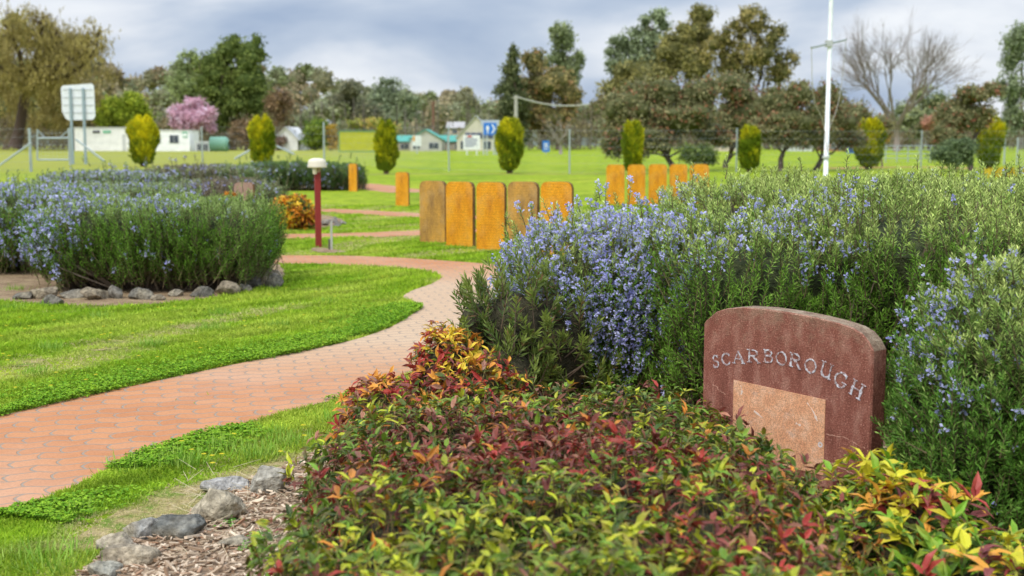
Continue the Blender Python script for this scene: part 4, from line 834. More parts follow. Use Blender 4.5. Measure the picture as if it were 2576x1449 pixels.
bare('pale grey leafless small tree before the central tree group', 1410, 78, 118, 418, (.3, .26, .22), lvl=5, trunk=.16, spread=.5, splay=.7, n0=5, tpx=.25)
tree('blue green gum on the left of the tallest right tree group', 1590, 98, [(1552, 120, 34, 30), (1592, 98, 42, 38), (1645, 65, 44, 40), (1645, 130, 58, 50), (1565, 170, 40, 36), (1600, 180, 50, 40)], 7200, [(.055, .07, .033), (.16, .185, .10)], 7, 419, trunk=.32, gaps=.24)
tree('tall olive gum in the middle of the right tree group', 1740, 95, [(1762, 42, 34, 34), (1745, 92, 52, 42), (1695, 130, 50, 40), (1745, 160, 62, 44), (1625, 190, 80, 50), (1560, 240, 60, 50)], 9000, [(.055, .055, .018), (.17, .15, .05)], 7, 420, trunk=.35, gaps=.16)
tree('broad dark olive gum with gaps, right in the tall group', 1880, 92, [(1895, 45, 40, 34), (1845, 85, 40, 36), (1930, 90, 48, 42), (1975, 150, 34, 30), (1880, 145, 66, 44), (1945, 185, 48, 28), (1840, 190, 52, 36), (1800, 130, 40, 44)], 9500, [(.05, .05, .016), (.16, .13, .045)], 7, 421, trunk=.35, bark=(.08, .06, .045), gaps=.3)
BBc = [(.052, .055, .022), (.14, .125, .06), (.15, .05, .03)]
def bb(label, foot, Y, bl, n, seed, tr=.13): tree(label, foot, Y, bl, n, BBc, 7, seed, name='bottlebrush_tree', trunk=tr, bark=(.1, .075, .06), gaps=.12, group='bottlebrush trees along the lawn')
bb('big spreading bottlebrush with rusty red flowers beside the thin conifer', 1690, 66, [(1590, 260, 62, 58), (1670, 230, 70, 48), (1760, 240, 66, 52), (1610, 325, 60, 36), (1720, 300, 90, 50), (1560, 290, 45, 60), (1640, 350, 70, 34), (1780, 330, 60, 40), (1540, 340, 40, 60), (1600, 375, 40, 30)], 11500, 422)
bb('bottlebrush with dark forked trunk right of the big spreading one', 1822, 72, [(1850, 225, 60, 48), (1885, 280, 70, 50), (1830, 300, 56, 44), (1900, 325, 60, 36), (1930, 270, 50, 50), (1810, 340, 40, 30)], 6000, 423)
bb('bottlebrush left of the flagpole with reddish crown', 1960, 64, [(1960, 250, 60, 40), (2010, 240, 45, 40), (1980, 300, 70, 44), (1930, 325, 56, 36), (2040, 310, 56, 46), (1990, 345, 60, 28)], 7800, 424)
bb('bottlebrush directly behind the flagpole', 2048, 66, [(2080, 260, 50, 44), (2110, 310, 60, 44), (2060, 345, 50, 34), (2140, 350, 40, 30)], 5400, 425)
bb('reddish bottlebrush behind the conifer right of the flagpole', 2180, 74, [(2155, 290, 50, 44), (2200, 320, 50, 36), (2130, 340, 40, 34)], 4400, 426)
tree('large round green bush under the spreading bottlebrush', 1752, 64, [(1735, 385, 36, 28), (1775, 388, 34, 28)], 2500, [(.035, .055, .014), (.09, .11, .03)], 6, 427, name='round_bush', cat='bush', trunk=.08, gaps=.04)
bare('tall leafless grey brown tree right of the flagpole', 2250, 98, 345, 428, (.24, .19, .16), lvl=6, trunk=.38, spread=.36, splay=.66, n0=6, tpx=.2, kids=3)
tree('grey green tree beside the leafless tree', 2330, 92, [(2335, 245, 50, 36), (2300, 300, 60, 44), (2375, 290, 60, 50), (2420, 330, 50, 40)], 5400, [(.06, .075, .035), (.16, .17, .08)], 7, 429, trunk=.2, gaps=.22)
bb('wide arching bottlebrush at the right with a dark green skirt', 2440, 64, [(2450, 240, 50, 32), (2500, 225, 34, 22), (2400, 290, 60, 40), (2460, 300, 44, 40), (2380, 340, 44, 34)], 5600, 430)
tree('dark blue green bush low under the right bottlebrush', 2400, 62, [(2385, 385, 42, 34), (2430, 380, 34, 36)], 2600, [(.03, .045, .02), (.085, .11, .05)], 6, 431, name='round_bush', cat='bush', trunk=.07, gaps=.06)
tree('grey green gum cut by the right edge of the photo', 2580, 78, [(2565, 100, 46, 44), (2585, 170, 60, 60), (2530, 215, 34, 38), (2570, 260, 44, 50), (2545, 310, 30, 34)], 5600, [(.055, .07, .036), (.15, .17, .095)], 7, 432, trunk=.25, gaps=.28)
tree('pale pink flowering shrub behind the right bottlebrush', 2345, 84, [(2345, 308, 26, 22)], 900, [(.17, .085, .06), (.24, .13, .09)], 6, 433, name='shrub', cat='shrub', trunk=.06, gaps=.2)
tree('yellow flowering wattle shrub right of the sixth conifer', 2215, 74, [(2222, 345, 18, 12), (2205, 362, 16, 10)], 700, [(.24, .15, .01), (.3, .2, .012)], 6, 434, name='wattle_shrub', cat='shrub', trunk=.05, gaps=.1)
tree('dark small shrub beside the gabled white house', 700, 82, [(700, 358, 20, 18)], 700, [(.06, .04, .03), (.14, .09, .06)], 6, 435, name='shrub', cat='shrub', trunk=.05, gaps=.2)

# ordinary skyline trees one can tell apart, and the far wood behind them
def woodland():
    r = np.random.default_rng(501); mb = MB(); prof = lambda x: np.interp(x, [-200, 0, 150, 250, 330, 420, 560, 700, 780, 860, 900, 960, 1060, 1130, 1180, 1240, 1400, 1600, 2000, 2200, 2400, 2600, 2800], [230, 200, 175, 160, 195, 185, 190, 182, 178, 200, 232, 240, 238, 238, 245, 262, 280, 262, 270, 280, 288, 275, 270])
    bl, cc = [], []
    for row, (Y, dy, rr) in enumerate(((360, 0, 28), (320, 42, 30), (280, 85, 30), (240, 118, 26))):
        for x in np.arange(-220, 2820, 26):
            xx = x + r.uniform(-12, 12); y = prof(xx) + dy + r.uniform(4, 38)
            if y > 345: continue
            if xx > 1500 and row < 2: y += 12
            c = P(xx, y, Y + r.uniform(-8, 8)); s = S(rr * r.uniform(.65, 1.25), Y)
            bl.append((*c, s, s, s * r.uniform(.75, 1.15))); cc.append([(.30, .28, .16), (.26, .29, .15), (.36, .30, .18), (.20, .23, .09), (.32, .34, .2), (.33, .26, .15)][int(r.integers(0, 6))])
            if row == 0 and r.random() < .55: 
                c2 = P(xx + r.uniform(-14, 14), y - r.uniform(10, 26), Y); bl.append((*c2, s * .45, s * .45, s * .4)); cc.append(cc[-1])
    B = np.array(bl); cc = np.array(cc); n = 90000; i = r.integers(0, len(B), n); q = nrm(r.normal(size=(n, 3))) * r.uniform(.6, 1.08, (n, 1)) ; q[:, 1] = -np.abs(q[:, 1]) * np.where(r.random(n) < .8, 1, -1)
    pos = B[i, :3] + q * B[i, 3:] * (1 + .2 * nz(B[i, :3] + q * 3, .35, 5))[:, None]; ok = pos[:, 2] > .3; pos, i = pos[ok], i[ok]; n = len(pos)
    c = cc[i] * r.uniform(.6, 1.5, (n, 1)); L = pos[:, 1] / F * 9 * r.uniform(.6, 1.4, n)
    mb.leaves(pos, r.normal(size=(n, 3)), r.normal(size=(n, 3)) - np.array([0, 1., 0]), L, L * .6, NEEDLE, c)
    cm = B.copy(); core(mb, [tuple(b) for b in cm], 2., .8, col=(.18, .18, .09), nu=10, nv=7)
    nt = 420; x = r.uniform(-200, 2800, nt); Y = r.uniform(232, 250, nt); p0 = np.c_[(x - CX) / F * Y, Y, np.zeros(nt)]
    mb.sticks(p0, p0 + np.c_[r.normal(size=(nt, 2)) * .4, r.uniform(5, 10, nt)], .16, .07, col=mixc((.1, .08, .06), (.3, .27, .22), r.random(nt)))
    o = mb.build('woodland', M_leaf); tag(o, 'far mixed gum woodland rising behind the houses across the photo', 'woodland', kind='stuff')
woodland()
hm = MB(); r = np.random.default_rng(8); X = np.linspace(-700, 900, 70); hh = 12 + 10 * np.sin(X * .008 + 1) + 4 * np.sin(X * .03); hh = np.clip(hh * .55, 3, None)
v = np.vstack([np.c_[X, np.full(70, 420.), np.zeros(70)], np.c_[X, np.full(70, 520.), hh], np.c_[X, np.full(70, 640.), hh * 1.4]]); f = [[k * 70 + i, k * 70 + i + 1, (k + 1) * 70 + i + 1, (k + 1) * 70 + i] for k in range(2) for i in range(69)]
hm.add(v, f, (.10, .12, .09)); tag(hm.build('hills', M_core, smooth=True), kind='structure')
def scrub():
    r = np.random.default_rng(601); mb = MB(); n = 30000; x = r.uniform(-100, 2700, n); Y = r.uniform(206, 228, n)
    band = (x < 190) | ((x > 490) & (x < 720)) | (x > 1290); keep = band | (r.random(n) < .15); x, Y = x[keep], Y[keep]; n = len(x)
    h = r.random(n) ** .8 * np.where((x > 1290) & (x < 1560), 6.5, 4.4) * (1 + .4 * np.sin(x * .03)); pos = np.c_[(x - CX) / F * Y, Y, h]
    c = mixc((.16, .11, .08), (.28, .24, .13), r.random(n)) ; L = Y / F * 8
    mb.leaves(pos, nrm(r.normal(size=(n, 3)) + np.array([0, 0, 1.])), r.normal(size=(n, 3)), L, L * .4, NEEDLE, c)
    tag(mb.build('undergrowth', M_leaf), 'brown scrubby undergrowth at the foot of the far trees', 'undergrowth', kind='stuff')
scrub()

# golden conifers
def conifer(label, x, ytop, ybot, wpx, Y, seed, olive=0., wpeak=.62, lean=0.):
    g = GY(x, Y); rt = empty('golden_conifer', g, label, 'conifer', 'golden columnar conifers along the lawn'); r = np.random.default_rng(seed)
    zt = P(x, ytop, Y)[2]; w = S(wpx, Y) / 2 * .9; n = 4200; t = r.random(n) ** .9
    prof = lambda t: (.66 + .34 * np.clip(t / .4, 0, 1) ** .8) * np.clip((1.03 - t) / .24, 0, 1) ** .5 * .86
    an = r.uniform(0, 2 * pi, n); lump = 1 + .13 * np.sin(an * 3 + t * 9 + seed) + .09 * np.sin(an * 7 + t * 23) + .1 * np.sin(an * 2 + seed * 2 - t * 5)
    rad = w * prof(t) / .86 * lump * r.uniform(.78, 1.04, n); z = .12 + (zt - .12) * t * (1 + .07 * np.sin(an * 4 + seed) * (t > .6))
    pos = np.c_[g[0] + np.cos(an) * rad + lean * t, g[1] + np.sin(an) * rad, z]; o = np.c_[np.cos(an), np.sin(an), np.zeros(n)]
    gold = nz(pos, 1.4, seed + 1, 2) * .45 + .38 + r.normal(size=n) * .2 + (t - .5) * .5 - olive
    c = mixc((.16, .22, .016), (.80, .70, .02), gold) * r.uniform(.75, 1.2, (n, 1)); L = S(13, Y) * r.uniform(.6, 1.3, n); mb = MB()
    mb.leaves(pos, nrm(o * .45 + np.array([0, 0, 1.]) + r.normal(size=(n, 3)) * .25), nrm(o + r.normal(size=(n, 3)) * .6), L, L * .35, NEEDLE, c); mb.build('crown', M_leaf, rt)
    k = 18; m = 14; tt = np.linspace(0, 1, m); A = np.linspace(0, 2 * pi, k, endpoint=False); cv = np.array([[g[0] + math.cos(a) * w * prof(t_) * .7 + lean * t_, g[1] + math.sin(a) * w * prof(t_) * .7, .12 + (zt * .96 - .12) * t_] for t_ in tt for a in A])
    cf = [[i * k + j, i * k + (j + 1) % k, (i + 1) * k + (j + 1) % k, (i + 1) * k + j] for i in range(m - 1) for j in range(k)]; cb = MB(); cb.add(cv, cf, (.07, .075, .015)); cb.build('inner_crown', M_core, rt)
    tb = MB(); tb.tube([(g[0], g[1], 0), (g[0], g[1], .5)], [w * .3, w * .22], 8, (.14, .09, .06)); tb.build('trunk', M_bark, rt); rebase(rt)
for i, a in enumerate([('fat golden conifer between the two white cabins', 366, 306, 412, 68, 76, .0), ('broad golden conifer left of the gabled white house', 663, 306, 400, 60, 82, .05), ('slim golden conifer right of the yellow wall', 973, 317, 434, 50, 59, .2),
                       ('golden conifer beside the blue arrow sign', 1282, 312, 434, 60, 60, .05), ('thin shaded conifer in front of the spreading bottlebrush', 1590, 318, 420, 46, 58, .15), ('olive conifer between the bottlebrush trunks left of the flagpole', 1882, 330, 434, 48, 62, .3),
                       ('bright golden conifer right of the flagpole', 2181, 312, 420, 66, 68, .08), ('golden conifer at the far right beside the arching bottlebrush', 2482, 306, 420, 62, 70, .15)]):
    conifer(a[0], a[1], a[2], a[3], a[4], a[5], 700 + i, a[6])

# ------------------------------------------------------------------ flagpole
def flagpole():
    Y = 36.; g = GY(2074, Y); rt = empty('flagpole', g, 'tall white flagpole with a crossarm and slack ropes', 'flagpole'); H = 11.
    m = MB(); m.tube([(0, 0, 0), (.02, 0, H * .5), (.05, 0, H)], [S(5.6, Y), S(5, Y), S(3.2, Y)], 14, (.82, .83, .85)); m.build('pole', M_paint, rt, True)
    m = MB(); zb = P(2074, 395, Y)[2]; m.tube([(0, 0, zb - .03), (0, 0, zb + .03)], S(9.5, Y), 14, (.6, .6, .6)); m.build('clamp', M_metal, rt)
    a = P(2041, 120, Y) - g; b = P(2128, 100, Y) - g; a[1] = -.45; b[1] = .45
    a = P(2041, 120, Y - .5) - g; b = P(2128, 100, Y + .5) - g
    m = MB(); m.tube([a, b], .032, 8, (.36, .38, .38)); m.build('crossarm', M_metal, rt)
    for q, col, e in ((a, (.42, .38, .3), P(2072, 300, Y) - g), (b, (.4, .38, .33), P(2082, 330, Y) - g)):
        mid = (q + e) / 2 + np.array([-.12 if q is a else .1, 0, -.5]); pts = smooth_poly([q, mid, e, [0, -.1, 1.2]], 2); m = MB(); m.tube(pts, .009, 5, col); m.build('rope', M_paint, rt)
    m = MB(); c = (a + b) / 2; m.box((c[0], 0, c[2]), (.09, .09, .09), (.5, .5, .5)); m.build('bracket', M_metal, rt)
flagpole()

# ------------------------------------------------------------------ fence
GAL = (.40, .45, .46)
def post(mb_parent, x, ytop, Y, rpx=3.2, name='post'):
    g = GY(x, Y); m = MB(); m.tube([g, (g[0], g[1], P(x, ytop, Y)[2])], S(rpx * .75, Y), 8, GAL); m.build(name, M_metal, mb_parent)
def fence(label, posts, wires=6, hs=(.3, .9, 1.5, 2.0), braces=()):
    g0 = GY(posts[0][0], posts[0][2]); rt = empty('wire_fence', g0, label, 'fence')
    for x, yt, Y, rp in posts: post(rt, x, yt, Y, rp)
    m = MB(); d0, d1 = [], []
    for (x0, y0, Y0, _), (x1, y1, Y1, _) in zip(posts[:-1], posts[1:]):
        a, b = GY(x0, Y0), GY(x1, Y1); h = min(P(x0, y0, Y0)[2], P(x1, y1, Y1)[2]); L = np.linalg.norm(b - a)
        for z in np.linspace(.08, h - .05, wires): m.tube([a + [0, 0, z], b + [0, 0, z]], .0035, 4, (.35, .37, .37), cap=False)
        k = int(L / .3); t = np.arange(k + 1) / max(k, 1); p = a[None] * (1 - t[:, None]) + b[None] * t[:, None]; sh = (b - a) / L * h
        for s_ in (1, -1):
            q0 = p.copy(); q1 = p + sh * s_; q1[:, 2] = h
            ok = ((q1 - a) @ (b - a) >= 0) & ((q1 - b) @ (a - b) >= 0); d0.append(q0[ok]); d1.append(q1[ok])
    if d0: m.sticks(np.vstack(d0), np.vstack(d1), .0014, .0014, col=(.35, .37, .37))
    m.build('wire_mesh', M_metal, rt)
    for x0, y0, x1, y1, Y in braces:
        m = MB(); m.tube([P(x0, y0, Y), P(x1, y1, Y)], S(2.6, Y), 6, GAL); m.build('brace', M_metal, rt)
    rebase(rt)
fence('wire fence running right from the gate behind the conifers', [(182, 322, 80, 4.5), (513, 318, 90, 2.6), (818, 307, 88, 3), (1130, 315, 64, 2.4), (1432, 325, 59, 2.6), (1850, 322, 62, 2.6), (2312, 328, 64, 2.6), (2640, 322, 64, 3)], braces=[(190, 350, 262, 405, 80), (640, 372, 590, 400, 89), (690, 365, 740, 388, 88.5)])
fence('wire fence cut by the left edge, braced against the gate post', [(-330, 318, 62, 3), (-120, 318, 62, 3), (83, 322, 63, 5)], braces=[(78, 360, -10, 422, 62.5)])
def gate():
    Y = 72; rt = empty('steel_gate', GY(95, Y), 'galvanised steel pipe gate with wire mesh at the left', 'gate'); m = MB()
    a = [P(94, 326, Y), P(174, 326, Y), P(174, 402, Y), P(94, 402, Y)]
    for i, j in ((0, 3), (1, 2), (3, 2)): m.tube([a[i], a[j]], S(2.2, Y), 6, GAL)
    m.tube([P(94, 348, Y), P(174, 347, Y)], S(2.4, Y), 6, GAL); m.build('gate_frame', M_metal, rt)
    m = MB(); m.tube([P(94, 326, Y), P(112, 346, Y)], S(1.2, Y), 5, GAL); m.build('brace', M_metal, rt); m = MB(); m.tube([P(174, 326, Y), P(152, 346, Y)], S(1.2, Y), 5, GAL); m.build('brace', M_metal, rt)
    w = MB(); z0, z1 = a[3][2], a[0][2]
    for t in np.linspace(0, 1, 9)[1:-1]:
        q = a[3] * (1 - t) + a[2] * t; w.tube([q, [q[0], q[1], z1]], .004, 4, GAL, cap=False)
        z = z0 * (1 - t) + z1 * t; w.tube([[a[0][0], Y, z], [a[1][0], Y, z]], .004, 4, GAL, cap=False)
    w.build('wire_mesh', M_metal, rt); rebase(rt)
gate()
def lowfence():
    Y = 90; rt = empty('rail_fence', GY(2200, Y), 'low grey rail fence behind the lawn at the right', 'fence')
    for x in range(2195, 2420, 28):
        g = GY(x, Y); m = MB(); m.tube([g, g + [0, 0, 1.2]], .04, 6, GAL); m.build('post', M_metal, rt)
    m = MB()
    for z in (.3, .6, .9, 1.17): m.tube([GY(2195, Y) + [0, 0, z], GY(2419, Y) + [0, 0, z]], .03, 5, (.33, .38, .4))
    m.build('rails', M_metal, rt); rebase(rt)
lowfence()
fence('chain wire fence at the right edge beyond the arching bottlebrush', [(2520, 348, 82, 3), (2552, 346, 80, 3), (2600, 322, 70, 5)], wires=5)

# ------------------------------------------------------------------ signs and poles
def rrect(w, h, c, k=5, bev=None):
    o = []
    for sx, sz, a0 in ((1, 1, 0), (-1, 1, 90), (-1, -1, 180), (1, -1, 270)):
        for t in np.linspace(0, 90, k): a = math.radians(a0 + t); o.append((sx * (w - c) + c * math.cos(a), sz * (h - c) + c * math.sin(a)))
    return o
def plate(o, t, col, y0=0., z0=0., x0=0.):
    n = len(o); v = [[x0 + s, y0 - t, z0 + z] for s, z in o] + [[x0 + s, y0 + t, z0 + z] for s, z in o]; mb = MB()
    mb.add(v, [list(range(n))], col); mb.Fc += [np.array([[n + i for i in range(n)][::-1]]), np.array([[i, n + i, n + (i + 1) % n, (i + 1) % n] for i in range(n)])]; mb.M += [np.array([0]), np.zeros(n, int)]; return mb
def roadsign():
    Y = 84.; g = GY(208, Y); rt = empty('road_sign', g, 'back of a large white road sign on two steel posts', 'road sign'); rt.rotation_euler = (0, 0, .0)
    cz = P(208, 256, Y)[2]; w, h = S(41, Y), S(45, Y); k = S(1, Y)
    o = [(-w, -h * .55), (-w * 1.02, h * .72), (-w * .93, h * .88), (w * .85, h * 1.), (w * .98, h * .88), (w, -h * .8), (w * .86, -h * .98), (-w * .62, -h * 1.02), (-w * .8, -h * .92)]
    plate(o, .02, (.74, .76, .79), 0, cz).build('sign_board', M_paint, rt)
    for x in (190, 222):
        dx = S(x - 208, Y); m = MB(); m.tube([(dx, -.09, 0), (dx, -.09, P(x, 222, Y)[2])], S(3.6, Y), 8, (.34, .42, .46)); m.build('post', M_metal, rt)
    for i in range(4):
        m = MB(); z = cz + h * (.66 - i * .42); m.box((0, -.035, z), (w * .92, .013, .022), (.5, .52, .54)); m.build('stiffener', M_metal, rt)
roadsign()
def sign(label, x, y, wpx, hpx, Y, col, posts=(0,), pcol=(.5, .53, .55), marks=(), name='sign', rz=0., frame=None):
    g = GY(x, Y); rt = empty(name, g, label, 'sign'); cz = P(x, y, Y)[2]; w, h = S(wpx / 2, Y), S(hpx / 2, Y)
    plate(rrect(w, h, min(w, h) * .12), .015, col, 0, cz).build('sign_board', M_paint, rt)
    for p_ in posts: m = MB(); m.tube([(p_ * w, .1, 0), (p_ * w, .1, cz + h * .8)], .08, 7, pcol); m.build('post', M_metal, rt)
    for i, (pts, c) in enumerate(marks):
        m = plate([(a * w, b * h) for a, b in pts], .003, c, -.019 - .004 * i, cz); m.build('marking', M_paint, rt)
W_, BL, DK = (.8, .8, .8), (.02, .16, .62), (.1, .12, .25)
sq = lambda x0, z0, x1, z1: [(x1, z1), (x0, z1), (x0, z0), (x1, z0)]
sign('blue direction sign with white chevron arrow under a grey panel', 1233, 324, 32, 30, 140, (.02, .17, .6), posts=(-.5, .6), marks=[([(.2, .75), (.42, .75), (.85, .0), (.42, -.75), (.2, -.75), (.6, 0)], W_), ([(-.2, -.35), (-.2, .1), (-.05, .1), (-.37, .62), (-.68, .1), (-.52, .1), (-.52, -.35)], W_), (sq(-.5, -.72, -.22, -.5), W_)])
sign('grey blank upper panel above the blue arrow sign', 1233, 309, 46, 14, 140.8, (.45, .5, .55), posts=(-.7, .7))
ln = [(sq(-.8, z, -.8 + wd, z + .1), DK) for z, wd in ((.62, 1.0), (.38, 1.5), (.14, 1.55), (-.1, 1.3), (-.34, 1.5), (-.6, 1.1))]
sign('white information sign with small blue text lines', 1187, 358, 42, 36, 138, W_, posts=(-.55, .62), pcol=W_, marks=ln + [(sq(-.5, .7, .0, .92), (.6, .1, .08))])
sign('small white sign with an orange corner', 1050, 354, 22, 26, 150, (.7, .72, .7), posts=(0,), marks=[(sq(-.9, -.1, -.4, .9), (.65, .32, .05))])
sign('upright blue parking style sign by the fence', 1373, 368, 18, 28, 150, (.03, .19, .62), posts=(0,), marks=[(sq(-.6, .3, .5, .5), W_), (sq(-.5, -.1, .6, .1), W_), (sq(-.6, -.55, .5, -.4), W_)])
sign('blue board low behind the bottlebrush right of the flagpole', 2136, 372, 22, 26, 150, (.02, .13, .5), posts=(-.5,), marks=[(sq(-.5, -.2, .4, .1), (.1, .3, .7))])
def upole(label, x, yt, Y, r0, col, arm=None, name='power_pole'):
    g = GY(x, Y); rt = empty(name, g, label, 'pole'); H = P(x, yt, Y)[2]; m = MB(); m.tube([(0, 0, 0), (0, 0, H)], [r0, r0 * .7], 8, col); m.build('pole', M_bark, rt)
    m = MB(); m.box((0, -.15, H - .3), (.5, .06, .06), col); m.build('crossarm', M_bark, rt)
    if arm is not None:
        a = np.array([0, 0, H - .15]); b = P(*arm) - g; q = [a * (1 - t) + b * t + np.array([0, 0, -.6 * 4 * t * (1 - t)]) for t in np.linspace(0, 1, 9)]; m = MB(); m.tube(q, .1, 5, (.42, .4, .33)); m.build('cable', M_paint, rt)
upole('brown timber power pole rising behind the green roofed shop', 1092, 255, 215, .3, (.2, .1, .06))
upole('grey concrete pole with a thick cable above the arrow sign conifer', 1298, 240, 160, .3, (.4, .38, .33), arm=(1485, 262, 165))
upole('slender curved top street lamp pole beyond the white sign', 1128, 330, 170, .1, (.35, .36, .36), name='street_lamp')

# ------------------------------------------------------------------ buildings
def windows(rt, w, y, spec, col=(.05, .06, .08), fcol=(.6, .6, .58)):
    for (x0, z0, x1, z1) in spec:
        f = MB(); f.box(((x0 + x1) / 2, y - .02, (z0 + z1) / 2), ((x1 - x0) / 2 + .06, .03, (z1 - z0) / 2 + .06), fcol); fo = f.build('window', M_paint, rt)
        g_ = MB(); g_.box(((x0 + x1) / 2, y - .06, (z0 + z1) / 2), ((x1 - x0) / 2, .015, (z1 - z0) / 2), col); g_.box(((x0 + x1) / 2, y - .08, (z0 + z1) / 2), (.025, .012, (z1 - z0) / 2), fcol); g_.build('pane', M_glass, fo)
def house(label, x0, x1, yeave, Y, dep, wallc, roofc, roof='gable', rise=1., name='house', wins=(), door=None, ridge='x', over=.3, cat='house'):
    a, b = GY(x0, Y)[0], GY(x1, Y)[0]; cx = (a + b) / 2; w = (b - a) / 2; h = P(x0, yeave, Y)[2]; rt = empty(name, (cx, Y, 0), label, cat)
    m = MB(); m.box((0, dep / 2, h / 2), (w, dep / 2, h / 2), wallc)
    if roof == 'gable' and ridge == 'y': m.add([(-w, 0, h), (w, 0, h), (0, 0, h + rise), (-w, dep, h), (w, dep, h), (0, dep, h + rise)], [[0, 1, 2], [5, 4, 3]], wallc)
    if roof == 'gable' and ridge == 'x': m.add([(-w, 0, h), (-w, dep, h), (-w, dep / 2, h + rise), (w, 0, h), (w, dep, h), (w, dep / 2, h + rise)], [[0, 1, 2], [5, 4, 3]], wallc)
    m.build('wall', M_wall, rt); m = MB(); o = over; t = .1
    if roof == 'flat': m.box((0, dep / 2, h + .06), (w + .1, dep / 2 + .1, .07), roofc)
    elif ridge == 'y':
        s = rise / w
        for sg in (1, -1):
            q = [(sg * (w + o), -o, h - s * o + .03), (0, -o, h + rise + .03), (0, dep + o, h + rise + .03), (sg * (w + o), dep + o, h - s * o + .03)]; m.add(q + [(x, y, z + t) for x, y, z in q], [[0, 1, 2, 3], [4, 5, 6, 7], [0, 1, 5, 4], [1, 2, 6, 5], [2, 3, 7, 6], [3, 0, 4, 7]], roofc)
    else:
        s = rise / (dep / 2)
        for y0, y1 in ((-o, dep / 2), (dep + o, dep / 2)):
            q = [(-w - o, y0, h - s * o + .03), (w + o, y0, h - s * o + .03), (w + o, y1, h + rise + .03), (-w - o, y1, h + rise + .03)]; m.add(q + [(x, y, z + t) for x, y, z in q], [[0, 1, 2, 3], [4, 5, 6, 7], [0, 1, 5, 4], [1, 2, 6, 5], [2, 3, 7, 6], [3, 0, 4, 7]], roofc)
    m.build('roof', M_wall, rt)
    windows(rt, w, 0, [((u0 * 2 - 1) * w, v0 * h, (u1 * 2 - 1) * w, v1 * h) for u0, v0, u1, v1 in wins])
    if door: m = MB(); u0, u1, hh_, c = door; m.box(((u0 + u1 - 1) * w, -.03, hh_ * h / 2), ((u1 - u0) * w, .03, hh_ * h / 2), c); m.build('door', M_paint, rt)
    return rt, w, h
WH = (.88, .86, .82)
rt, w, h = house('long white portable cabin behind the road sign', 195, 332, 322, 196, 6, WH, (.6, .6, .58), 'flat', name='portable_cabin', cat='cabin', door=(.87, .93, .72, (.6, .6, .58)))
m = MB(); m.box((-w * .05 - .6, -.05, h * .83), (.55, .03, .2), (.08, .08, .09)); m.build('vent', M_paint, rt)
m = MB(); m.box((-w * .05 + 1.0, -.05, h * .83), (.6, .03, .2), (.2, .5, .32)); m.build('nameplate', M_paint, rt)
rt, w, h = house('white cabin with two dark windows and a green wall sign', 384, 482, 329, 192, 6, (.88, .88, .86), (.62, .62, .6), 'flat', name='portable_cabin', cat='cabin', wins=[(.14, .4, .26, .78), (.5, .4, .72, .78)])
z0 = h * .84; m = MB(); m.box((w * .78, -.04, z0 - .1), (w * .12, .03, h * .14), (.06, .38, .2)); lg = m.build('wall_sign', M_paint, rt)
m = MB(); m.add([(w * .78 - .3, -.08, z0 - .4), (w * .78 + .3, -.08, z0 - .4), (w * .78 + .3, -.08, z0), (w * .78, -.08, z0 + .24), (w * .78 - .3, -.08, z0)], [[0, 1, 2, 3, 4]], (.8, .85, .8)); m.build('logo', M_paint, lg)
house('white gabled house behind the second golden conifer', 694, 752, 350, 205, 12, (.72, .7, .66), (.7, .68, .64), 'gable', 1.9, ridge='y', name='house')
def tank():
    Y = 188; rt = empty('green_tank', GY(560, Y), 'green half round tank beside the pink blossom tree', 'tank'); m = MB(); r_ = 1.15; a = GY(535, Y)[0] - GY(560, Y)[0]; b = GY(580, Y)[0] - GY(560, Y)[0]
    m.tube([(a, 0, 1.0), (b - .5, 0, 1.), (b - .15, 0, 1.), (b, 0, 1.)], [r_, r_, r_ * .85, r_ * .5], 18, (.17, .34, .24)); m.build('vessel', M_paint, rt, True)
    m = MB(); [m.box((x, 0, .2), (.15, .6, .2), (.5, .5, .48)) for x in (a + .4, 0, b - .8)]; m.build('cradle', M_paint, rt)
tank()
house('small pale open shed left of the green tank', 496, 533, 358, 190, 3, (.55, .55, .56), (.72, .73, .74), 'flat', name='shed', wins=[(.15, .1, .45, .8), (.55, .1, .85, .8)], cat='shed')
def ywall():
    Y = 176; a, b = GY(856, Y)[0], GY(956, Y)[0]; cx = (a + b) / 2; w = (b - a) / 2; h = P(900, 330, Y)[2]; rt = empty('yellow_container', (cx, Y, 0), 'yellow green corrugated container standing behind the fence', 'container'); m = MB()
    k = 44; xs = np.linspace(-w, w, k * 2); 
    for i in range(len(xs) - 1):
        d = 0 if i % 4 < 2 else .04; c = (.46, .47, .02) if i % 2 else (.52, .52, .03)
        m.box(((xs[i] + xs[i + 1]) / 2, 1.2 + d / 2 - .02 * (i % 2), h / 2 + .05), ((xs[i + 1] - xs[i]) / 2 + .001, 1.2 - d / 2, h / 2 - .1), c)
    m.build('corrugated_side', M_wall, rt)
    for z in (.08, h): m = MB(); m.box((0, 1.2, z), (w + .04, 1.28, .07), (.14, .3, .12)); m.build('rail', M_paint, rt)
    for s_ in (-1, 1): m = MB(); m.box((s_ * w, 0, h / 2), (.06, .06, h / 2), (.14, .3, .12)); m.build('corner_post', M_paint, rt)
ywall()
TG = (.07, .33, .26)
house('green roofed pavilion left of the brown power pole', 1033, 1112, 350, 196, 10, (.5, .48, .42), TG, 'gable', 1.4, ridge='y', wins=[(.1, .2, .3, .7), (.6, .2, .9, .7)], name='pavilion', cat='building')
house('long low green verandah building before the solar roof house', 1000, 1182, 356, 208, 8, (.35, .3, .25), TG, 'gable', .9, ridge='x', wins=[(.05, .2, .16, .75), (.24, .2, .34, .75), (.55, .2, .65, .75), (.8, .2, .9, .75)], name='pavilion', cat='building')
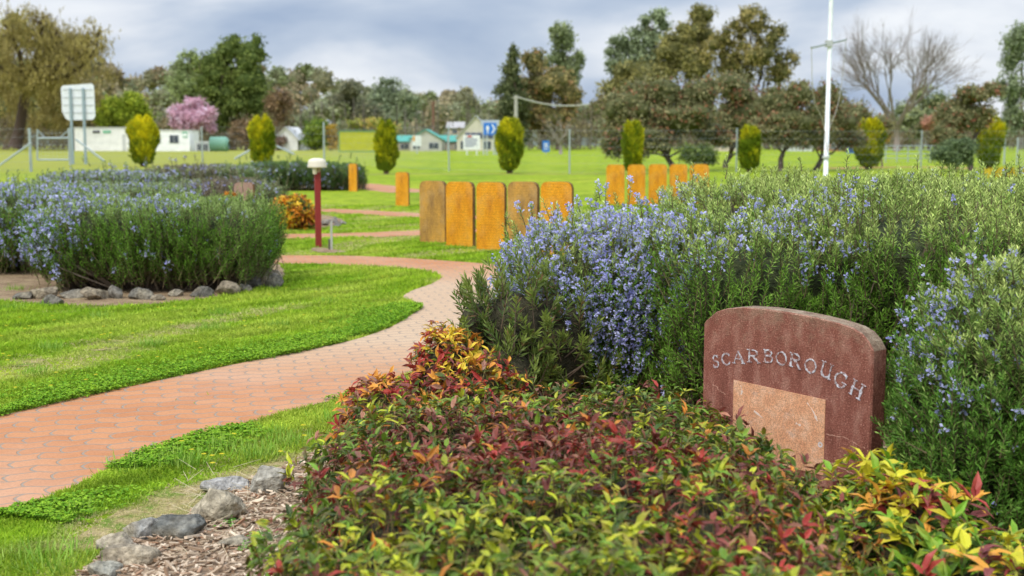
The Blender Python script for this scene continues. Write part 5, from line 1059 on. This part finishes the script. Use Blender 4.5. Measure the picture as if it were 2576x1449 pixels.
rt, w, h = house('white gabled house with solar panels on its roof', 1150, 1245, 345, 196, 14, (.6, .55, .45), (.5, .5, .5), 'gable', 3.2, ridge='y', wins=[(.1, .15, .25, .7), (.4, .15, .55, .7), (.7, .15, .9, .7)], name='house')
for i in range(5):
    m = MB(); x = -w * .55 + i * w * .3; m.box((x + w * .13, -.12, h + .25), (w * .13, .04, .42), (.06, .08, .16)); m.build('solar_panel', M_glass, rt)
house('cream upper house peeping over the solar panel roof', 1128, 1165, 322, 222, 8, (.62, .48, .34), (.4, .38, .36), 'gable', 1., ridge='x', name='house', wins=[(.3, .75, .6, .92)])
house('orange brick house behind the bottlebrush trunks', 2080, 2135, 350, 190, 8, (.42, .2, .11), (.35, .32, .3), 'flat', name='house', wins=[(.1, .2, .3, .7), (.45, .1, .6, .75)])
house('cream house glimpsed between the dark forked trunk and flagpole', 1800, 1870, 350, 190, 8, (.6, .5, .4), (.4, .2, .14), 'gable', 1., ridge='x', name='house', wins=[(.2, .3, .35, .7), (.6, .3, .8, .7)])
house('white and teal shed left of the flagpole foot', 1985, 2040, 350, 190, 6, (.6, .62, .6), (.08, .35, .33), 'flat', name='shed', wins=[(.2, .3, .5, .7)], cat='shed')
def car(label, x, Y, col):
    g = GY(x, Y); rt = empty('parked_car', g, label, 'car', 'cars parked beyond the fence')
    o = [(-2.1, .35), (-2.1, .75), (-1.9, .9), (-1.2, .98), (-.7, 1.4), (.7, 1.42), (1.4, 1.), (2.05, .88), (2.15, .6), (2.1, .35)][::-1]; m = plate(o, .8, col); m.build('body', M_paint, rt)
    for q in ([(-1.05, .98), (-.62, 1.33), (-.05, 1.34), (-.05, .98)][::-1], [(.02, .98), (.02, 1.34), (.66, 1.34), (1.2, .98)][::-1]): plate(q, .81, (.04, .05, .06)).build('window', M_glass, rt)
    for wx in (-1.3, 1.35):
        for wy in (-.68, .68): m = MB(); m.tube([(wx, wy - .12, .33), (wx, wy + .14, .33)], .33, 14, (.03, .03, .03)); m.build('wheel', M_paint, rt)
car('pale silver car parked before the gabled white house', 727, 255, (.55, .6, .62)); car('white car parked left of the round green tree', 764, 262, (.75, .75, .75))
# yellow flower patch at the far right of the lawn
mb = MB(); r = np.random.default_rng(9); n = 1600; x = r.uniform(2470, 2640, n); Y = r.uniform(50, 60, n); mb.leaves(np.c_[(x - CX) / F * Y, Y, r.uniform(.02, .25, n)], r.normal(size=(n, 3)) + [0, 0, 1], r.normal(size=(n, 3)), .12, .06, NEEDLE, mixc((.5, .3, .01), (.7, .5, .02), r.random(n))); tag(mb.build('yellow_flowers', M_petal), 'patch of yellow orange flowers on the lawn at the right edge', 'flowers', kind='stuff')

# ------------------------------------------------------------------ camera, light, sky
cam = bpy.data.cameras.new('camera'); co = bpy.data.objects.new('camera', cam); C.objects.link(co); co.location = (0, 0, EYE); co.rotation_euler = (pi / 2 - TH, 0, 0)
cam.sensor_width = 36; cam.lens = 36 * F / 2576; cam.clip_end = 4000; cam.dof.use_dof = True; cam.dof.focus_distance = 6.3; cam.dof.aperture_fstop = 2.9; sc.camera = co
EL, AZ = 52, -35
sun = bpy.data.lights.new('sun', 'SUN'); sun.energy = 2.0; sun.angle = math.radians(14); sun.color = (1, .95, .87); so = bpy.data.objects.new('sun', sun); C.objects.link(so)
so.rotation_euler = (math.radians(90 - EL), 0, math.radians(AZ)); so.location = (0, 0, 30)
wd = bpy.data.worlds.new('World'); sc.world = wd; wd.use_nodes = True; nt = wd.node_tree; N, L = nt.nodes, nt.links; N.clear()
out = N.new('ShaderNodeOutputWorld'); bg = N.new('ShaderNodeBackground'); bg.inputs[1].default_value = .1; L.new(bg.outputs[0], out.inputs[0])
sky = N.new('ShaderNodeTexSky'); sky.sky_type = 'NISHITA'; sky.sun_disc = False; sky.sun_elevation = math.radians(EL); sky.sun_rotation = math.radians(180 - AZ)
tc = N.new('ShaderNodeTexCoord'); se = N.new('ShaderNodeSeparateXYZ'); L.new(tc.outputs['Generated'], se.inputs[0])
den = mth(N, L, 'ADD', mth(N, L, 'MAXIMUM', se.outputs[2], 0.), .22); cb = N.new('ShaderNodeCombineXYZ')
L.new(mth(N, L, 'DIVIDE', se.outputs[0], den), cb.inputs[0]); L.new(mth(N, L, 'DIVIDE', se.outputs[1], den), cb.inputs[1])
cn = N.new('ShaderNodeTexNoise'); cn.inputs['Scale'].default_value = .95; cn.inputs['Detail'].default_value = 6; cn.inputs['Roughness'].default_value = .48; cn.inputs['Distortion'].default_value = .3
mp = N.new('ShaderNodeMapping'); mp.inputs['Location'].default_value = (.6, 1.2, 0); L.new(cb.outputs[0], mp.inputs[0]); L.new(mp.outputs[0], cn.inputs['Vector'])
cr = ramp(N, [(.38, (3.3, 4.15, 5.7)), (.47, (4.6, 5.35, 6.6)), (.55, (6.9, 7.3, 8.0)), (.64, (8.6, 8.8, 9.1))]); L.new(cn.outputs['Fac'], cr.inputs[0])
zen = N.new('ShaderNodeMapRange'); zen.inputs['From Min'].default_value = .15; zen.inputs['From Max'].default_value = .9; zen.inputs['To Min'].default_value = 1.; zen.inputs['To Max'].default_value = 3.0; L.new(se.outputs[2], zen.inputs['Value'])
vm = N.new('ShaderNodeVectorMath'); vm.operation = 'SCALE'; L.new(cr.outputs[0], vm.inputs[0]); L.new(zen.outputs[0], vm.inputs['Scale'])
L.new(mixn(N, L, .93, sky.outputs[0], vm.outputs[0]), bg.inputs[0])
sc.view_settings.view_transform = 'Standard'; sc.view_settings.look = 'None'; sc.view_settings.exposure = .2; sc.view_settings.gamma = 1
sc.render.engine = 'CYCLES'; sc.cycles.use_denoising = True; sc.cycles.max_bounces = 8; sc.cycles.diffuse_bounces = 4; sc.cycles.transmission_bounces = 4; sc.cycles.use_adaptive_sampling = True; sc.cycles.adaptive_threshold = .02
